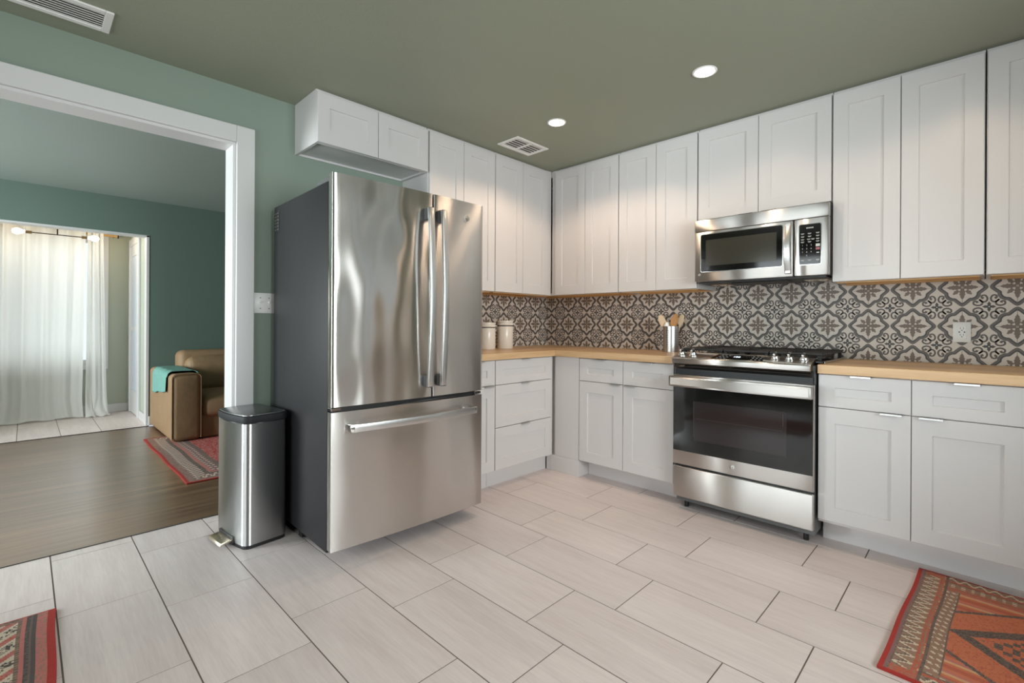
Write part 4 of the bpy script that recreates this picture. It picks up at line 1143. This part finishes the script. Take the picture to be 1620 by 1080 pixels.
# ------------------------------------------------------------------ living room sofa and throw
st = thing('sofa', 'tan suede sofa with broad arms in the room beyond the doorway', 'sofa', (-2.85, -1.5, 0.0))
def pillow(mb, x0, x1, y0, y1, z0, z1, bev, seg=5, lean=0.0, puff=0.0):
    t = MB(); t.box(-0.5 * (x1 - x0), 0.5 * (x1 - x0), -0.5 * (y1 - y0), 0.5 * (y1 - y0), -0.5 * (z1 - z0), 0.5 * (z1 - z0), bev, seg)
    bmesh.ops.subdivide_edges(t.bm, edges=t.bm.edges[:], cuts=3, use_grid_fill=True)
    hx, hy, hz = 0.5 * (x1 - x0), 0.5 * (y1 - y0), 0.5 * (z1 - z0)
    for v in t.bm.verts:
        px, py, pz_ = v.co.x / hx, v.co.y / hy, v.co.z / hz
        fx = 1 + puff * (1 - py * py) * (1 - pz_ * pz_); fz = 1 + puff * (1 - px * px) * (1 - py * py)
        v.co.x *= fx; v.co.z *= fz
    xf(t, Matrix.Translation(((x0 + x1) / 2, (y0 + y1) / 2, (z0 + z1) / 2)) @ Matrix.Rotation(lean, 4, 'Y'))
    mb._add(t.bm)
SY0 = -2.516
def arm(y0, y1, name='arm'):
    b = MB(); b.box(-3.405, -2.30, y0, y1, 0.0105, 0.632, 0.045, 5)
    bmesh.ops.subdivide_edges(b.bm, edges=[e for e in b.bm.edges if e.calc_length() > 0.3], cuts=6, use_grid_fill=True)
    for v in b.bm.verts:
        v.co.z += 0.012 * math.sin((v.co.x + 3.4) * 5) * (v.co.z > 0.5) * 0.5
    a_ = b.build(name, M['leather'], st, sharp=50)
    p = MB(); c = []
    for cy, cz, a0 in ((y1 - 0.045, 0.587, 0), (y0 + 0.045, 0.587, PI / 2)):
        for k in range(7): a = a0 + PI / 2 * k / 6; c.append((-2.310, cy + 0.040 * math.cos(a), cz + 0.040 * math.sin(a) + 0.003))
    c = [(-2.310, y1 - 0.005, 0.03)] + c + [(-2.310, y0 + 0.005, 0.03)]
    p.tube(c, 0.006, 8); p.build('piping', M['leather'], a_)
    return a_
arm(SY0, SY0 + 0.238)
arm(-0.72, -0.49)
b = MB(); b.box(-3.40, -2.34, SY0 + 0.240, -0.722, 0.0105, 0.23, 0.02, 3); b.build('seat_base', M['leather'], st)
for k in range(2):
    y0 = SY0 + 0.240 + 0.777 * k
    b = MB(); pillow(b, -3.16, -2.315, y0 + 0.003, y0 + 0.772, 0.19, 0.405, 0.07, 5, 0, 0.06); b.build('seat_cushion', M['leather'], st, sharp=60)
    b = MB(); pillow(b, -3.20, -2.99, y0 + 0.02, y0 + 0.76, 0.36, 0.735, 0.08, 5, math.radians(-12), 0.10); b.build('back_cushion', M['leather'], st, sharp=60)
b = MB(); b.box(-3.405, -3.16, SY0 + 0.215, -0.70, 0.0105, 0.805, 0.07, 5); b.build('backrest', M['leather'], st, sharp=50)
# throw over the arm
b = MB()
def throw(u, v):
    x = -3.13 + 0.66 * u + 0.02 * math.sin(v * 9)
    ys0, ys1, top = SY0 - 0.007, SY0 + 0.246, 0.6415
    hl = 0.215 + 0.022 * math.sin(u * 5 + 0.5) + 0.010 * math.sin(u * 11); hr = 0.215 + 0.02 * math.sin(u * 5)
    rc_ = 0.045; tot = hl + (ys1 - ys0) + hr; s = v * tot
    if s < hl: y, z = ys0 - 0.006 * (1 + math.sin(u * 26 + s * 9)) * (1 - s / hl * 0.5), top - (hl - s)
    elif s < hl + (ys1 - ys0): y, z = ys0 + (s - hl), top
    else: y, z = ys1 + 0.004 * (1 + math.sin(u * 24)), top - (s - hl - (ys1 - ys0))
    if z > top - rc_:
        for c_y, sg in ((ys0 + rc_, -1), (ys1 - rc_, 1)):
            if (y - c_y) * sg > 0:
                dy, dz_ = y - c_y, z - (top - rc_); l = math.hypot(dy, dz_)
                if l > rc_: y, z = c_y + dy * rc_ / l, top - rc_ + dz_ * rc_ / l
    z += 0.003 * (1 + math.sin(u * 21 + v * 6)) * (0.36 < v < 0.62) + 0.002
    return (x, y, z)
b.grid(throw, 60, 60)
o = b.build('throw_blanket', M['teal'], sharp=70)
tag(o, 'teal throw blanket draped over the arm of the tan sofa', 'blanket')
md_ = o.modifiers.new('thick', 'SOLIDIFY'); md_.thickness = 0.004; md_.offset = 1

# ------------------------------------------------------------------ nook: curtains, rod, light
def curtain(label, y0, y1, top_y0, top_y1, x, z1, folds, amp, seed, pool, tie=0.0):
    rnd = random.Random(seed); ph = [rnd.uniform(0, 6.28) for _ in range(4)]
    b = MB()
    def fn(u, v):
        yb = y0 + (y1 - y0) * u; yt = top_y0 + (top_y1 - top_y0) * u
        k = v ** 0.8
        y = yb * (1 - k) + yt * k
        a = amp * (0.45 + 0.55 * v)
        xx = x + a * math.sin(u * folds * 2 * PI + ph[0] + 0.5 * math.sin(v * 3 + ph[1])) + 0.4 * a * math.sin(u * folds * 4.6 * PI + ph[2] + v * 1.5)
        y += 0.35 * a * math.cos(u * folds * 2 * PI + ph[3])
        z = 0.006 + (z1 - 0.006) * v
        if v < 0.10:
            s = (0.10 - v) / 0.10
            xx += pool * s * s * (0.6 + 0.4 * math.sin(u * 11 + ph[1])); z = max(0.006 + 0.016 * (1 + math.sin(u * 37 + ph[2] + s * 4)) * (1 - 0.6 * s), z * (1 - s * 0.6))
            y += 0.04 * s * math.sin(u * 9)
        return (xx, y, z)
    b.grid(fn, 170, 60)
    o = b.build('curtain', M['curtain'], sharp=80)
    return tag(o, label, 'curtain', 'white curtains in the nook')
curtain('wide white linen curtain covering most of the nook window', -4.45, -2.99, -4.45, -2.965, -4.500, 2.172, 9, 0.030, 4, 0.05)
curtain('narrow white curtain gathered at the right end of its rod, trailing on the floor', -2.955, -2.755, -2.94, -2.80, -4.515, 2.172, 2, 0.026, 8, 0.16)
t = thing('curtain_rod', 'gold curtain rod with a dark end cap above the white curtains', 'curtain rod', (-4.53, -3.55, 2.14))
b = MB(); b.cyl((-4.575, -4.5, 2.145), (-4.575, -2.665, 2.145), 0.016); b.build('pole', M['rodwood'], t)
b = MB(); b.cyl((-4.575, -2.6645, 2.145), (-4.575, -2.652, 2.145), 0.026); b.build('end_cap', M['dark_metal'], t)
b = MB(); b.cyl((-4.698, -2.69, 2.145), (-4.592, -2.69, 2.145), 0.007); b.build('bracket', M['dark_metal'], t)
LXn, LZn = -4.10, 2.030
t = thing('bar_light', 'thin brass ceiling bar light with two glowing bulbs before the curtains', 'light', (LXn, -3.21, LZ))
b = MB(); b.cyl((LXn, -3.41, LZn), (LXn, -3.01, LZn), 0.005, 12); b.build('bar', M['dark_metal'], t)
b = MB(); b.cyl((LXn, -3.21, LZn), (LXn, -3.21, LZ - 0.02), 0.006, 12); b.build('stem', M['dark_metal'], t)
b = MB(); b.lathe([(0, -0.022), (0.05, -0.022), (0.06, -0.004), (0.06, -0.0005), (0, -0.0005)], (LXn, -3.21, LZ), 28); b.build('canopy', M['brass'], t)
for sg, ye in ((-1, -3.452), (1, -2.968)):
    b = MB(); b.cyl((LXn, ye - sg * 0.05, LZn), (LXn, ye, LZn), 0.015, 16); sk = b.build('socket', M['brass'], t)
    b = MB(); q = Vector((0, 0, 1)).rotation_difference(Vector((0, sg, 0))).to_matrix()
    b.lathe([(0, 0), (0.013, 0), (0.015, 0.015), (0.026, 0.035), (0.031, 0.055), (0.027, 0.078), (0.014, 0.092), (0, 0.095)], (LXn, ye + sg * 0.0005, LZn), 20, 0, q)
    b.build('bulb', M['bulb'], sk)
    d = bpy.data.lights.new('bulb_light', 'POINT'); d.energy = 3; d.color = (1.0, 0.78, 0.5); d.shadow_soft_size = 0.035
    lo_ = bpy.data.objects.new('bulb_light', d); COL.objects.link(lo_); lo_.location = (LXn, ye + sg * 0.14, LZn)

for o in bpy.data.objects:
    for k in ('_loc', '_rz'):
        if k in o: del o[k]
